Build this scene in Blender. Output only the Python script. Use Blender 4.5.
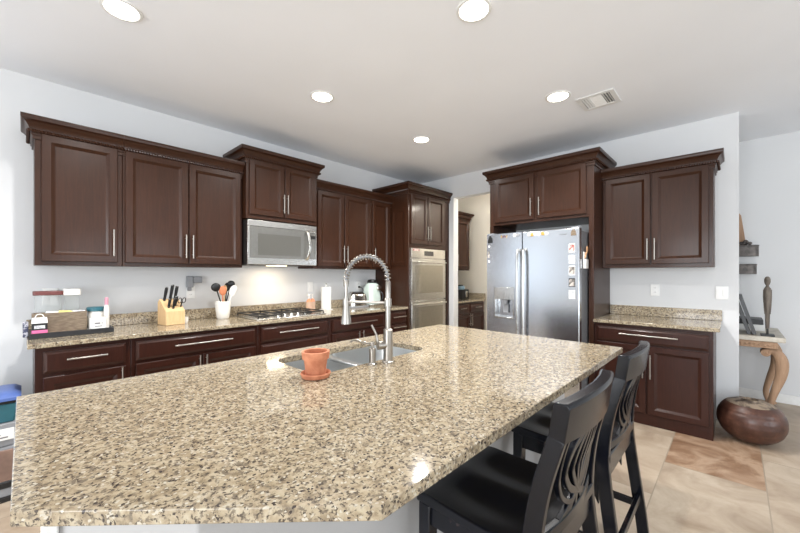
import bpy, bmesh, math, random
from mathutils import Vector, Matrix
from mathutils.geometry import tessellate_polygon
random.seed(7)
PI = math.pi
for o in list(bpy.data.objects):
    bpy.data.objects.remove(o)
SC = bpy.context.scene
COL = SC.collection

# ---------------------------------------------------------------- camera, world, lights, exposure
YAW = 0.7557
cam = bpy.data.cameras.new('camera')
cam.sensor_width = 36.0
cam.lens = 355.4 * 36.0 / 800.0
cam.shift_y = (273.9 - 266.5) / 800.0
cam.clip_start = 0.02
camera = bpy.data.objects.new('camera', cam)
camera.location = (0, 0, 1.3495)
camera.rotation_euler = (PI / 2, 0, YAW - PI / 2)
COL.objects.link(camera)
SC.camera = camera

W = bpy.data.worlds.new('daylight')
SC.world = W
W.use_nodes = True
W.node_tree.nodes['Background'].inputs[0].default_value = (0.80, 0.90, 1.0, 1)
W.node_tree.nodes['Background'].inputs[1].default_value = 1.5

def area(name, loc, rot, sx, sy, power, color):
    l = bpy.data.lights.new(name, 'AREA')
    l.shape = 'RECTANGLE'
    l.size = sx
    l.size_y = sy
    l.energy = power
    l.color = color
    o = bpy.data.objects.new(name, l)
    o.location = loc
    o.rotation_euler = rot
    COL.objects.link(o)
    return o

# daylight entering through the windows of the great room behind the camera
DAY = (0.93, 0.965, 1.0)
area('rear_window_daylight', (-1.6, -5.42, 1.35), (-PI / 2, 0, PI), 2.2, 2.0, 50, DAY)
area('rear_door_daylight', (1.9, -5.42, 1.2), (-PI / 2, 0, PI), 2.4, 2.2, 60, DAY)
area('side_window_daylight', (-4.42, -0.4, 1.35), (0, -PI / 2, 0), 2.0, 3.4, 185, DAY)
area('nook_window_daylight', (-1.95, 3.74, 1.45), (-PI / 2, 0, 0), 2.8, 1.6, 4.0, DAY)

SC.view_settings.view_transform = 'Standard'
SC.view_settings.look = 'None'
SC.view_settings.gamma = 1.0
SC.view_settings.use_curve_mapping = False
SC.view_settings.exposure = 0.29
CAN_POWER = 25.0

# ---------------------------------------------------------------- materials
def srgb(r, g, b):
    def f(c):
        c /= 255.0
        return c / 12.92 if c <= 0.04045 else ((c + 0.055) / 1.055) ** 2.4
    return (f(r), f(g), f(b), 1.0)

class NT:
    def __init__(s, name):
        s.m = bpy.data.materials.new(name)
        s.m.use_nodes = True
        s.t = s.m.node_tree
        s.b = s.t.nodes['Principled BSDF']
        s.tc = None
    def n(s, typ, **kw):
        x = s.t.nodes.new(typ)
        for k, v in kw.items():
            setattr(x, k, v)
        return x
    def l(s, a, b):
        s.t.links.new(a, b)
    def obj(s):
        if not s.tc:
            s.tc = s.n('ShaderNodeTexCoord')
        return s.tc.outputs['Object']
    def mapped(s, scale):
        mp = s.n('ShaderNodeMapping')
        mp.inputs['Scale'].default_value = scale
        s.l(s.obj(), mp.inputs['Vector'])
        return mp.outputs[0]
    def noise(s, scale, detail=3, rough=0.55, vec=None, dist=0.0):
        x = s.n('ShaderNodeTexNoise')
        x.inputs['Scale'].default_value = scale
        x.inputs['Detail'].default_value = detail
        x.inputs['Roughness'].default_value = rough
        x.inputs['Distortion'].default_value = dist
        s.l(vec if vec is not None else s.obj(), x.inputs['Vector'])
        return x
    def ramp(s, fac, stops):
        x = s.n('ShaderNodeValToRGB')
        e = x.color_ramp.elements
        while len(e) < len(stops):
            e.new(0.5)
        for k, (p, c) in enumerate(stops):
            e[k].position = p
            e[k].color = c if len(c) == 4 else (*c, 1)
        s.l(fac, x.inputs[0])
        return x.outputs[0]
    def mix(s, fac, a, b, mode='MIX'):
        x = s.n('ShaderNodeMix', data_type='RGBA', blend_type=mode)
        for sock, v in ((x.inputs['Factor'], fac), (x.inputs[6], a), (x.inputs[7], b)):
            if hasattr(v, 'is_linked'):
                s.l(v, sock)
            else:
                sock.default_value = v
        return x.outputs[2]
    def math(s, op, a, b=None, c=None):
        x = s.n('ShaderNodeMath', operation=op)
        for k, v in enumerate((a, b, c)):
            if v is None:
                continue
            if hasattr(v, 'is_linked'):
                s.l(v, x.inputs[k])
            else:
                x.inputs[k].default_value = v
        return x.outputs[0]
    def bump(s, h, strength, dist=0.01):
        x = s.n('ShaderNodeBump')
        x.inputs['Strength'].default_value = strength
        x.inputs['Distance'].default_value = dist
        s.l(h, x.inputs['Height'])
        s.l(x.outputs[0], s.b.inputs['Normal'])
    def set(s, **kw):
        names = dict(color='Base Color', rough='Roughness', metal='Metallic', coat='Coat Weight',
                     coat_rough='Coat Roughness', spec='Specular IOR Level', trans='Transmission Weight',
                     ior='IOR', aniso='Anisotropic', alpha='Alpha', sheen='Sheen Weight')
        for k, v in kw.items():
            sock = s.b.inputs[names[k]]
            if hasattr(v, 'is_linked'):
                s.l(v, sock)
            else:
                sock.default_value = v
        return s

def plain(name, rgb, rough=0.5, metal=0.0, coat=0.0, var=0.06, scale=30):
    t = NT(name)
    c = srgb(*rgb)
    lo = tuple(x * (1 - var) for x in c[:3]) + (1,)
    hi = tuple(min(1, x * (1 + var)) for x in c[:3]) + (1,)
    nz = t.noise(scale, 3)
    t.set(color=t.ramp(nz.outputs[0], [(0.3, lo), (0.7, hi)]), rough=rough, metal=metal, coat=coat)
    return t.m

def m_wood_cabinet(name, c1, c2, rough=0.36, coat=0.18):
    t = NT(name)
    g = t.noise(9, 4, 0.6, t.mapped((9, 9, 0.7)), 0.6)
    f = t.noise(60, 2, 0.5, t.mapped((6, 6, 0.4)))
    big = t.noise(2.2, 3, 0.6)
    c = t.ramp(g.outputs[0], [(0.25, srgb(*c1)), (0.75, srgb(*c2))])
    c = t.mix(t.math('MULTIPLY', f.outputs[0], 0.30), c, srgb(*[int(x * 0.7) for x in c1]))
    c = t.mix(t.math('MULTIPLY', big.outputs[0], 0.35), c, srgb(*[min(255, int(x * 1.25)) for x in c2]))
    t.set(color=c, rough=rough, coat=coat, coat_rough=0.14, spec=0.2)
    t.bump(f.outputs[0], 0.04, 0.004)
    return t.m

def m_granite():
    t = NT('speckled_granite')
    warp = t.noise(14, 2)
    v = t.n('ShaderNodeVectorMath', operation='MULTIPLY_ADD')
    t.l(warp.outputs['Color'], v.inputs[0])
    v.inputs[1].default_value = (0.02, 0.02, 0.02)
    t.l(t.obj(), v.inputs[2])
    vec = v.outputs[0]
    base = t.noise(42, 4, 0.6, vec)
    col = t.ramp(base.outputs[0], [(0.30, srgb(124, 110, 90)), (0.45, srgb(156, 141, 117)), (0.58, srgb(173, 160, 136)), (0.75, srgb(182, 172, 153))])
    gr = t.noise(76, 3, 0.6, vec)
    col = t.mix(t.ramp(gr.outputs[0], [(0.53, (0, 0, 0)), (0.62, (1, 1, 1))]), col, srgb(116, 105, 90))
    dk = t.noise(94, 3, 0.62, vec, 0.4)
    col = t.mix(t.ramp(dk.outputs[0], [(0.555, (0, 0, 0)), (0.61, (1, 1, 1))]), col, srgb(82, 73, 64))
    vo = t.n('ShaderNodeTexVoronoi')
    vo.inputs['Scale'].default_value = 190
    t.l(vec, vo.inputs['Vector'])
    sep = t.n('ShaderNodeSeparateColor')
    t.l(vo.outputs['Color'], sep.inputs[0])
    col = t.mix(t.ramp(sep.outputs[0], [(0.94, (0, 0, 0)), (0.96, (1, 1, 1))]), col, srgb(66, 58, 54))
    col = t.mix(t.ramp(sep.outputs[1], [(0.93, (0, 0, 0)), (0.96, (1, 1, 1))]), col, srgb(186, 178, 162))
    t.set(color=col, rough=0.09, spec=0.5)
    return t.m

def m_steel(name, rgb=(200, 200, 198), rough=0.28, axis=(1, 1, 60)):
    t = NT(name)
    nz = t.noise(10, 3, 0.6, t.mapped(axis))
    t.set(color=srgb(*rgb), metal=1.0, rough=t.math('MULTIPLY_ADD', nz.outputs[0], 0.14, rough - 0.07))
    t.bump(nz.outputs[0], 0.03, 0.002)
    return t.m

def m_wall(name, rgb):
    t = NT(name)
    nz = t.noise(90, 3, 0.6)
    big = t.noise(1.4, 2)
    c = srgb(*rgb)
    lo = tuple(x * 0.97 for x in c[:3]) + (1,)
    t.set(color=t.ramp(big.outputs[0], [(0.3, lo), (0.7, c)]), rough=0.75, spec=0.3)
    t.bump(nz.outputs[0], 0.12, 0.004)
    return t.m

def m_tile():
    t = NT('stone_floor_tile')
    S = 0.515
    sx = t.n('ShaderNodeSeparateXYZ')
    t.l(t.obj(), sx.inputs[0])
    u = t.math('DIVIDE', t.math('SUBTRACT', sx.outputs[0], 3.16), S)
    w = t.math('DIVIDE', t.math('SUBTRACT', sx.outputs[1], 0.37), S)
    iw = t.math('FLOOR', w)
    u = t.math('ADD', t.math('DIVIDE', u, 2.0), t.math('MULTIPLY', t.math('FRACT', t.math('MULTIPLY', t.math('ADD', iw, 1.0), 0.5)), 1.0))
    iu = t.math('FLOOR', u)
    fu, fw = t.math('FRACT', u), t.math('FRACT', w)
    cell = t.n('ShaderNodeCombineXYZ')
    t.l(iu, cell.inputs[0])
    t.l(iw, cell.inputs[1])
    wn = t.n('ShaderNodeTexWhiteNoise')
    t.l(cell.outputs[0], wn.inputs['Vector'])
    off = t.n('ShaderNodeVectorMath', operation='MULTIPLY_ADD')
    t.l(wn.outputs['Color'], off.inputs[0])
    off.inputs[1].default_value = (7, 7, 7)
    t.l(t.obj(), off.inputs[2])
    vein = t.noise(3.2, 6, 0.62, off.outputs[0], 0.8)
    fine = t.noise(26, 4, 0.65, off.outputs[0])
    light = t.ramp(vein.outputs[0], [(0.28, srgb(146, 130, 112)), (0.45, srgb(172, 157, 139)), (0.6, srgb(188, 175, 157)), (0.75, srgb(200, 189, 172))])
    brown = t.ramp(vein.outputs[0], [(0.30, srgb(112, 82, 60)), (0.46, srgb(142, 112, 88)), (0.58, srgb(176, 150, 126)), (0.72, srgb(138, 102, 76))])
    special = t.math('MULTIPLY', t.math('COMPARE', iu, 0.0, 0.4), t.math('COMPARE', iw, -1.0, 0.4))
    col = t.mix(t.math('MULTIPLY', wn.outputs['Value'], 0.22), light, srgb(176, 150, 124))
    col = t.mix(special, col, brown)
    col = t.mix(t.math('MULTIPLY', fine.outputs[0], 0.22), col, srgb(146, 124, 104))
    g = 0.006
    e = t.math('MINIMUM', t.math('MULTIPLY', 2.0, t.math('MINIMUM', fu, t.math('SUBTRACT', 1.0, fu))), t.math('MINIMUM', fw, t.math('SUBTRACT', 1.0, fw)))
    grout = t.math('LESS_THAN', e, g)
    col = t.mix(grout, col, srgb(150, 138, 122))
    t.set(color=col, rough=0.42, spec=0.4)
    t.bump(t.math('SUBTRACT', t.math('MULTIPLY', fine.outputs[0], 0.3), grout), 0.15, 0.004)
    return t.m

def m_glass(name, rgb=(235, 240, 242), rough=0.02, gloss=0.12):
    t = NT(name)
    nz = t.noise(4, 1)
    tr = t.n('ShaderNodeBsdfTransparent')
    tr.inputs[0].default_value = srgb(*rgb)
    t.set(color=srgb(*rgb), rough=t.math('MULTIPLY_ADD', nz.outputs[0], 0.01, rough), spec=0.6)
    mx = t.n('ShaderNodeMixShader')
    mx.inputs[0].default_value = gloss
    t.l(tr.outputs[0], mx.inputs[1]); t.l(t.b.outputs[0], mx.inputs[2])
    t.l(mx.outputs[0], t.t.nodes['Material Output'].inputs['Surface'])
    return t.m

def m_emit(name, rgb, strength):
    t = NT(name)
    t.b.inputs['Emission Color'].default_value = srgb(*rgb)
    t.b.inputs['Emission Strength'].default_value = strength
    t.set(color=srgb(*rgb))
    return t.m

def m_black_paint():
    t = NT('worn_black_paint')
    g = t.n('ShaderNodeNewGeometry')
    wn = t.noise(38, 4, 0.7)
    big = t.noise(6, 2)
    edge = t.ramp(g.outputs['Pointiness'], [(0.56, (0, 0, 0)), (0.62, (1, 1, 1))])
    wear = t.ramp(wn.outputs[0], [(0.60, (0, 0, 0)), (0.66, (1, 1, 1))])
    col = t.ramp(big.outputs[0], [(0.3, srgb(6, 8, 14)), (0.7, srgb(14, 16, 24))])
    col = t.mix(t.math('MULTIPLY', edge, wear), col, srgb(128, 96, 84))
    t.set(color=col, rough=0.26, coat=0.2, coat_rough=0.12, spec=0.32)
    t.bump(wn.outputs[0], 0.03, 0.002)
    return t.m

def m_pot():
    t = NT('rusty_brown_glaze')
    nz = t.noise(14, 5, 0.65)
    st = t.noise(5, 3, 0.6, t.mapped((1, 1, 9)))
    c = t.ramp(nz.outputs[0], [(0.3, srgb(50, 30, 22)), (0.55, srgb(84, 54, 42)), (0.75, srgb(116, 80, 62))])
    c = t.mix(t.math('MULTIPLY', st.outputs[0], 0.5), c, srgb(66, 38, 32))
    t.set(color=c, rough=0.40, metal=0.1, coat=0.12)
    t.bump(nz.outputs[0], 0.15, 0.006)
    return t.m

def m_two_tone(name, c1, c2, scale, lo=0.42, hi=0.58, rough=0.5, metal=0.0, mp=None):
    t = NT(name)
    nz = t.noise(scale, 4, 0.6, t.mapped(mp) if mp else None, 0.3)
    t.set(color=t.ramp(nz.outputs[0], [(lo, srgb(*c1)), (hi, srgb(*c2))]), rough=rough, metal=metal)
    t.bump(nz.outputs[0], 0.1, 0.004)
    return t.m

M = dict(
    cab=m_wood_cabinet('espresso_cherry', (38, 21, 12), (60, 35, 22)),
    cab_dark=m_wood_cabinet('dark_espresso', (36, 18, 13), (56, 29, 21)),
    granite=m_granite(),
    steel=m_steel('brushed_steel', (205, 205, 203), 0.26, (60, 60, 1)),
    steel_h=m_steel('brushed_steel_horizontal', (205, 203, 198), 0.26, (1, 60, 60)),
    fridge=m_steel('fridge_steel', (206, 210, 216), 0.24, (90, 90, 1)),
    nickel=m_steel('satin_nickel', (158, 153, 146), 0.32, (20, 20, 20)),
    sinksteel=m_steel('sink_steel', (196, 198, 198), 0.33, (30, 30, 30)),
    chrome=m_steel('bright_chrome', (220, 218, 212), 0.2, (8, 8, 8)),
    greyside=plain('grey_textured_side', (120, 121, 124), 0.45, 0.3),
    wall=m_wall('grey_wall_paint', (220, 221, 222)),
    wallcream=m_wall('cream_wall_paint', (222, 216, 204)),
    ceiling=m_wall('ceiling_paint', (244, 246, 250)),
    white=plain('white_trim_paint', (232, 232, 230), 0.45, var=0.03),
    island=m_wall('island_wall_paint', (176, 175, 174)),
    tile=m_tile(),
    blackpaint=m_black_paint(),
    black=plain('black_plastic', (22, 22, 24), 0.4),
    iron=plain('black_cast_iron', (46, 44, 42), 0.5, 0.3),
    darkglass=plain('dark_oven_glass', (46, 46, 46), 0.06, 0.0, 0.6),
    mwglass=plain('microwave_glass', (112, 110, 104), 0.22, 0.6, 0.2, var=0.01, scale=3),
    mwframe=plain('microwave_door_grey', (128, 127, 123), 0.25, 0.6),
    ovenglass=plain('mirrored_oven_glass', (172, 167, 156), 0.07, 0.9, 0.2),
    plate=plain('outlet_white', (238, 238, 236), 0.4, var=0.02),
    terracotta=m_two_tone('terracotta', (172, 104, 74), (200, 134, 100), 16, 0.35, 0.65, 0.8),
    blockwood=m_wood_cabinet('light_block_wood', (196, 154, 110), (222, 186, 142), 0.5, 0.0),
    tanwood=m_wood_cabinet('carved_tan_wood', (140, 110, 86), (178, 147, 121), 0.55, 0.0),
    topstone=m_two_tone('weathered_table_top', (176, 166, 150), (206, 200, 188), 9, 0.35, 0.65, 0.5),
    ceramic=plain('white_ceramic', (226, 223, 217), 0.2, 0, 0.4, var=0.02),
    paper=plain('white_paper', (224, 224, 221), 0.9, var=0.02),
    mint=plain('mint_enamel', (196, 210, 202), 0.25, 0, 0.3, var=0.03),
    glass=m_glass('clear_glass', (250, 251, 251), 0.02, 0.07),
    peach=m_glass('peach_soap_glass', (248, 226, 206), 0.05, 0.35),
    redlid=plain('dark_red_lid', (104, 52, 48), 0.4),
    boxwood=m_two_tone('brown_box_board', (104, 88, 72), (136, 120, 100), 22, 0.4, 0.6, 0.35, 0.1, (1, 1, 8)),
    pink=plain('pink_card', (226, 112, 160), 0.6),
    palepink=plain('pale_pink_cap', (196, 140, 156), 0.5),
    yellow=plain('yellow_wrapper', (232, 218, 120), 0.5),
    teal=plain('teal_plastic', (42, 96, 108), 0.4),
    blue=plain('blue_lid', (82, 106, 168), 0.4),
    bouncesheet=plain('pale_bounce_sheet', (226, 222, 214), 0.95),  # pale tone for the added sheet that brightens the ceiling
    greyplastic=plain('grey_plastic', (140, 142, 146), 0.45),
    clearbrown=m_two_tone('brown_bin_front', (112, 90, 80), (150, 122, 108), 6, 0.35, 0.65, 0.3),
    pot=m_pot(),
    pottop=m_two_tone('pale_patterned_glaze', (58, 46, 38), (142, 126, 108), 11, 0.44, 0.56, 0.5, 0, (1, 1, 1)),
    statue=m_two_tone('grey_carved_wood', (82, 74, 66), (128, 118, 108), 20, 0.35, 0.65, 0.75, 0, (1, 1, 0.3)),
    zinc=m_two_tone('grey_zinc', (72, 68, 66), (112, 106, 102), 16, 0.35, 0.65, 0.5, 0.4),
    frameblack=plain('black_frame', (34, 34, 38), 0.35),
    photo=m_two_tone('photo_print', (84, 80, 78), (196, 188, 180), 42, 0.42, 0.58, 0.4),
    photored=m_two_tone('red_photo_print', (150, 76, 72), (216, 200, 192), 50, 0.42, 0.58, 0.4),
    photopale=m_two_tone('pale_photo_print', (176, 178, 182), (232, 232, 234), 44, 0.42, 0.58, 0.4),
    silver=m_steel('silver_lens', (210, 210, 205), 0.3, (4, 4, 4)),
    orange=plain('orange_silicone', (206, 128, 90), 0.55),
    spoonwood=m_wood_cabinet('spoon_wood', (150, 108, 76), (190, 150, 114), 0.6, 0.0),
    gold=plain('gold_letter', (190, 156, 84), 0.4, 0.3),
    label=plain('label_grey_print', (120, 118, 120), 0.6),
    canlens=m_emit('can_light_lens', (255, 246, 232), 9.0),
    hoodlens=m_emit('task_lens', (255, 226, 178), 5.0),
    smoked=m_glass('pale_blue_tank', (190, 220, 236), 0.05, 0.4),
)

# ---------------------------------------------------------------- mesh helpers
def rotz(a): return Matrix.Rotation(a, 4, 'Z')

class MB:
    def __init__(s): s.bm = bmesh.new()
    def face(s, vs):
        try: return s.bm.faces.new(vs)
        except ValueError: return None
    def loops(s, rings, closed=True, cap0=True, cap1=True):
        R = [[s.bm.verts.new(p) for p in r] for r in rings]
        n = len(R[0])
        for a, b in zip(R, R[1:]):
            for k in range(n if closed else n - 1):
                j = (k + 1) % n
                s.face((a[k], a[j], b[j], b[k]))
        if cap0: s.face(list(reversed(R[0])))
        if cap1: s.face(R[-1])
        return s
    def box(s, x0, x1, y0, y1, z0, z1, mat=None):
        a = [Vector(p) for p in ((x0, y0, z0), (x1, y0, z0), (x1, y1, z0), (x0, y1, z0))]
        b = [Vector(p) for p in ((x0, y0, z1), (x1, y0, z1), (x1, y1, z1), (x0, y1, z1))]
        if mat is not None:
            a = [mat @ p for p in a]; b = [mat @ p for p in b]
        return s.loops([a, b])
    def prism(s, poly, z0, z1, mat=None):
        a = [Vector((p[0], p[1], z0)) for p in poly]
        b = [Vector((p[0], p[1], z1)) for p in poly]
        if mat is not None:
            a = [mat @ p for p in a]; b = [mat @ p for p in b]
        return s.loops([a, b])
    def lathe(s, prof, c=(0, 0, 0), n=32, mat=None, cap0=True, cap1=True):
        rings = []
        for r, z in prof:
            ring = []
            for k in range(n):
                t = 2 * PI * k / n
                p = Vector((r * math.cos(t), r * math.sin(t), z))
                if mat is not None: p = mat @ p
                ring.append(p + Vector(c))
            rings.append(ring)
        return s.loops(rings, True, cap0, cap1)
    def cyl(s, p0, p1, r0, r1=None, n=16):
        return s.tube([p0, p1], [r0, r0 if r1 is None else r1], n)
    def tube(s, pts, rad, n=10, closed=False, sect=None, up=None, tw=None):
        pts = [Vector(p) for p in pts]
        if not hasattr(rad, '__len__'): rad = [rad] * len(pts)
        rings = []
        N = len(pts)
        prev = None
        for i, p in enumerate(pts):
            if closed: t = (pts[(i + 1) % N] - pts[i - 1]).normalized()
            else: t = (pts[min(i + 1, N - 1)] - pts[max(i - 1, 0)]).normalized()
            if up is not None:
                u = Vector(up); u = (u - t * u.dot(t))
                u = u.normalized() if u.length > 1e-6 else t.orthogonal().normalized()
            elif prev is None:
                u = t.orthogonal().normalized()
            else:
                u = (prev - t * prev.dot(t)).normalized()
            prev = u
            v = t.cross(u)
            ring = []
            if sect:
                for (a, b) in sect:
                    ring.append(p + v * (a * rad[i]) + u * (b * rad[i]))
            else:
                off = tw[i] if tw else 0
                for k in range(n):
                    q = 2 * PI * k / n + off
                    ring.append(p + u * (math.cos(q) * rad[i]) + v * (math.sin(q) * rad[i]))
            rings.append(ring)
        if closed:
            rings.append(rings[0])
            R = [[s.bm.verts.new(p) for p in r] for r in rings[:-1]]
            R.append(R[0])
            n_ = len(R[0])
            for a, b in zip(R, R[1:]):
                for k in range(n_):
                    j = (k + 1) % n_
                    s.face((a[k], a[j], b[j], b[k]))
            return s
        return s.loops(rings)
    def ball(s, c, rx, ry=None, rz=None, n=16, m=10, mat=None):
        ry = rx if ry is None else ry; rz = rx if rz is None else rz
        prof = []
        rings = []
        for i in range(m + 1):
            a = -PI / 2 + PI * i / m
            cr = max(math.cos(a), 0.02)
            ring = []
            for k in range(n):
                t = 2 * PI * k / n
                p = Vector((rx * cr * math.cos(t), ry * cr * math.sin(t), rz * math.sin(a)))
                if mat is not None: p = mat @ p
                ring.append(p + Vector(c))
            rings.append(ring)
        return s.loops(rings)
    def holed(s, outer, holes, z0, z1):
        allv = [outer] + holes
        flat = [p for l in allv for p in l]
        tris = tessellate_polygon([[Vector((p[0], p[1], 0)) for p in l] for l in allv])
        top = [s.bm.verts.new((p[0], p[1], z1)) for p in flat]
        bot = [s.bm.verts.new((p[0], p[1], z0)) for p in flat]
        for t in tris:
            s.face([top[i] for i in t]); s.face([bot[i] for i in reversed(t)])
        i0 = 0
        for l in allv:
            n = len(l)
            for k in range(n):
                j = (k + 1) % n
                s.face((bot[i0 + k], bot[i0 + j], top[i0 + j], top[i0 + k]))
            i0 += n
        return s
    def build(s, name, mat, parent=None, bevel=0.0, smooth=None, seg=2, loc=None):
        bmesh.ops.remove_doubles(s.bm, verts=s.bm.verts, dist=1e-6)
        bmesh.ops.recalc_face_normals(s.bm, faces=s.bm.faces)
        me = bpy.data.meshes.new(name)
        s.bm.to_mesh(me); s.bm.free()
        if isinstance(mat, str): mat = M[mat]
        me.materials.append(mat)
        if smooth is None: smooth = 40
        if smooth or bevel:
            me.shade_smooth()
            me.set_sharp_from_angle(angle=math.radians(smooth or 40))
        o = bpy.data.objects.new(name, me)
        COL.objects.link(o)
        if parent is not None: o.parent = parent
        if loc is not None: o.location = loc
        if bevel:
            b = o.modifiers.new('bevel', 'BEVEL')
            b.width = bevel; b.segments = seg; b.limit_method = 'ANGLE'; b.angle_limit = math.radians(35)
        return o

def tag(o, label, cat, group=None):
    o['label'] = label; o['category'] = cat
    if group: o['group'] = group
    return o

def thing(name, label, cat, loc=(0, 0, 0), rz=0.0, group=None):
    o = bpy.data.objects.new(name, None)
    o.empty_display_size = 0.1
    o.location = loc; o.rotation_euler = (0, 0, rz)
    COL.objects.link(o)
    return tag(o, label, cat, group)

def struct(name, mb, mat, bevel=0.0):
    o = mb.build(name, mat, None, bevel)
    o['kind'] = 'structure'
    return o

def copy_tree(root, loc, label, rz=None):
    def cp(o, parent):
        c = o.copy(); COL.objects.link(c); c.parent = parent
        for ch in o.children: cp(ch, c)
        return c
    r = cp(root, None)
    r.location = loc
    if rz is not None: r.rotation_euler = (0, 0, rz)
    r['label'] = label
    return r

def rrect(x0, x1, y0, y1, r, n=6):
    pts = []
    for cx, cy, a0 in ((x1 - r, y1 - r, 0), (x0 + r, y1 - r, 90), (x0 + r, y0 + r, 180), (x1 - r, y0 + r, 270)):
        for k in range(n + 1):
            a = math.radians(a0 + 90.0 * k / n)
            pts.append((cx + r * math.cos(a), cy + r * math.sin(a)))
    return pts

def smooth_path(pts, n=8):
    P = [Vector(p) for p in pts]
    out = []
    for i in range(len(P) - 1):
        p0 = P[i - 1] if i else P[0] * 2 - P[1]
        p1, p2 = P[i], P[i + 1]
        p3 = P[i + 2] if i + 2 < len(P) else P[-1] * 2 - P[-2]
        for k in range(n):
            t = k / n
            out.append(0.5 * ((2 * p1) + (-p0 + p2) * t + (2 * p0 - 5 * p1 + 4 * p2 - p3) * t * t + (-p0 + 3 * p1 - 3 * p2 + p3) * t ** 3))
    out.append(P[-1])
    return out

# ---------------------------------------------------------------- setting
H = 2.81
XW, YW, XF = 4.428, 3.79, 5.45            # fridge wall, cooktop wall, far hall wall
struct('floor', MB().box(-4.62, 5.7, -5.62, 3.92, -0.1, 0.0), 'tile')
struct('ceiling', MB().box(-4.62, 5.7, -5.62, 3.92, H, H + 0.1), 'ceiling')
wr = MB()
wr.box(XW, XW + 0.12, -0.027, 2.20, 0, H)
wr.box(XW, XW + 0.12, 3.07, YW, 0, H)
wr.box(XW, XW + 0.12, 2.20, 3.07, 2.487, H)
struct('wall_right', wr, 'wall')
struct('wall_far', MB().box(XF, 5.6, -5.5, 1.40, 0, H), 'wall')
struct('wall_pantry', MB().box(5.575, 5.70, 1.52, YW, 0, H), 'wallcream')
struct('baseboard_pantry', MB().box(5.560, 5.574, 1.53, YW - 0.66, 0, 0.095), 'white')
struct('wall_divider', MB().box(XW + 0.12, 5.7, 1.40, 1.52, 0, H), 'wall')
# great room behind the camera, with real window openings
def wall_with_openings(name, axis, pos, a0, a1, holes):
    mb = MB()
    def seg(u0, u1, z0, z1):
        if u1 - u0 < 1e-4 or z1 - z0 < 1e-4: return
        if axis == 'y': mb.box(u0, u1, pos - 0.12, pos, z0, z1)
        else: mb.box(pos - 0.12, pos, u0, u1, z0, z1)
    u = a0
    for (h0, h1, z0, z1) in holes:
        seg(u, h0, 0, H); seg(h0, h1, 0, z0); seg(h0, h1, z1, H); u = h1
    seg(u, a1, 0, H)
    return struct(name, mb, 'wall')
wall_with_openings('wall_rear', 'y', -5.5, -4.5, 5.6, [(-2.75, -0.45, 0.3, 2.4), (0.65, 3.15, 0.05, 2.35)])
wall_with_openings('wall_side', 'x', -4.5, -5.5, 3.92, [(-2.15, 1.35, 0.3, 2.4)])
wall_with_openings('wall_left', 'y', 3.91, -4.5, 5.7, [(-3.4, -0.5, 0.6, 2.3)])
def window(name, axis, pos, u0, u1, z0, z1):
    mb = MB()
    f = 0.05
    for (a, b, c, d) in ((u0, u1, z0, z0 + f), (u0, u1, z1 - f, z1), (u0, u0 + f, z0 + f, z1 - f), (u1 - f, u1, z0 + f, z1 - f),
                         ((u0 + u1) / 2 - f / 2, (u0 + u1) / 2 + f / 2, z0 + f, z1 - f)):
        if axis == 'y': mb.box(a, b, pos - 0.09, pos - 0.03, c, d)
        else: mb.box(pos - 0.09, pos - 0.03, a, b, c, d)
    o = struct(name, mb, 'white')
    return o
window('window_1', 'y', -5.5, -2.75, -0.45, 0.3, 2.4)
window('window_2', 'y', -5.5, 0.65, 3.15, 0.05, 2.35)
window('window_3', 'x', -4.5, -2.15, 1.35, 0.3, 2.4)
window('window_4', 'y', 3.91, -3.4, -0.5, 0.6, 2.3)
struct('trim_bounce_sheet', MB().box(-4.49, 5.44, -5.49, -2.2, 0.0, 0.012), 'bouncesheet')  # unseen pale floor sheet, added to bounce neutral light up to the ceiling
struct('baseboard_far', MB().box(XF - 0.016, XF, -5.5, 1.40, 0, 0.095), 'white', 0.004)
struct('baseboard_right', MB().box(XW - 0.014, XW, -0.027, 0.12, 0, 0.095).box(XW - 0.014, XW + 0.134, -0.041, -0.027, 0, 0.095), 'white', 0.003)
struct('baseboard_left', MB().box(-4.5, 0.04, YW - 0.014, YW, 0, 0.095), 'white', 0.004)

# ---------------------------------------------------------------- cabinetry
def door_mesh(mb, x0, x1, z0, z1, yf, frame=0.058, t=0.02):
    """recessed-panel door / drawer front lying in the xz plane, its face at y = yf - t (towards -y)"""
    prof = [(0, 0.0), (0, -t + 0.004), (0.004, -t), (frame - 0.010, -t), (frame - 0.007, -t + 0.003),
            (frame + 0.012, -t + 0.013), (frame + 0.016, -t + 0.013)]
    rings = []
    for i, d in prof:
        y = yf + d
        rings.append([(x0 + i, y, z0 + i), (x1 - i, y, z0 + i), (x1 - i, y, z1 - i), (x0 + i, y, z1 - i)])
    mb.loops(rings)
    return mb

def drawer_mesh(mb, x0, x1, z0, z1, yf, t=0.02):
    prof = [(0, 0.0), (0, -t + 0.008), (0.006, -t + 0.006), (0.018, -t), (0.024, -t)]
    rings = []
    for i, d in prof:
        y = yf + d
        rings.append([(x0 + i, y, z0 + i), (x1 - i, y, z0 + i), (x1 - i, y, z1 - i), (x0 + i, y, z1 - i)])
    mb.loops(rings)
    return mb

def bar_handle(parent, p, length, vertical, y):
    mb = MB()
    L = length / 2
    d = Vector((0, 0, 1)) if vertical else Vector((1, 0, 0))
    c = Vector((p[0], y - 0.03, p[1]))
    mb.cyl(c - d * L, c + d * L, 0.006, n=10)
    for s in (-1, 1):
        q = c + d * (L - 0.03) * s
        mb.cyl(q + Vector((0, 0.031, 0)), q, 0.0045, n=8)
    mb.build('handle', 'nickel', parent)

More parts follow.
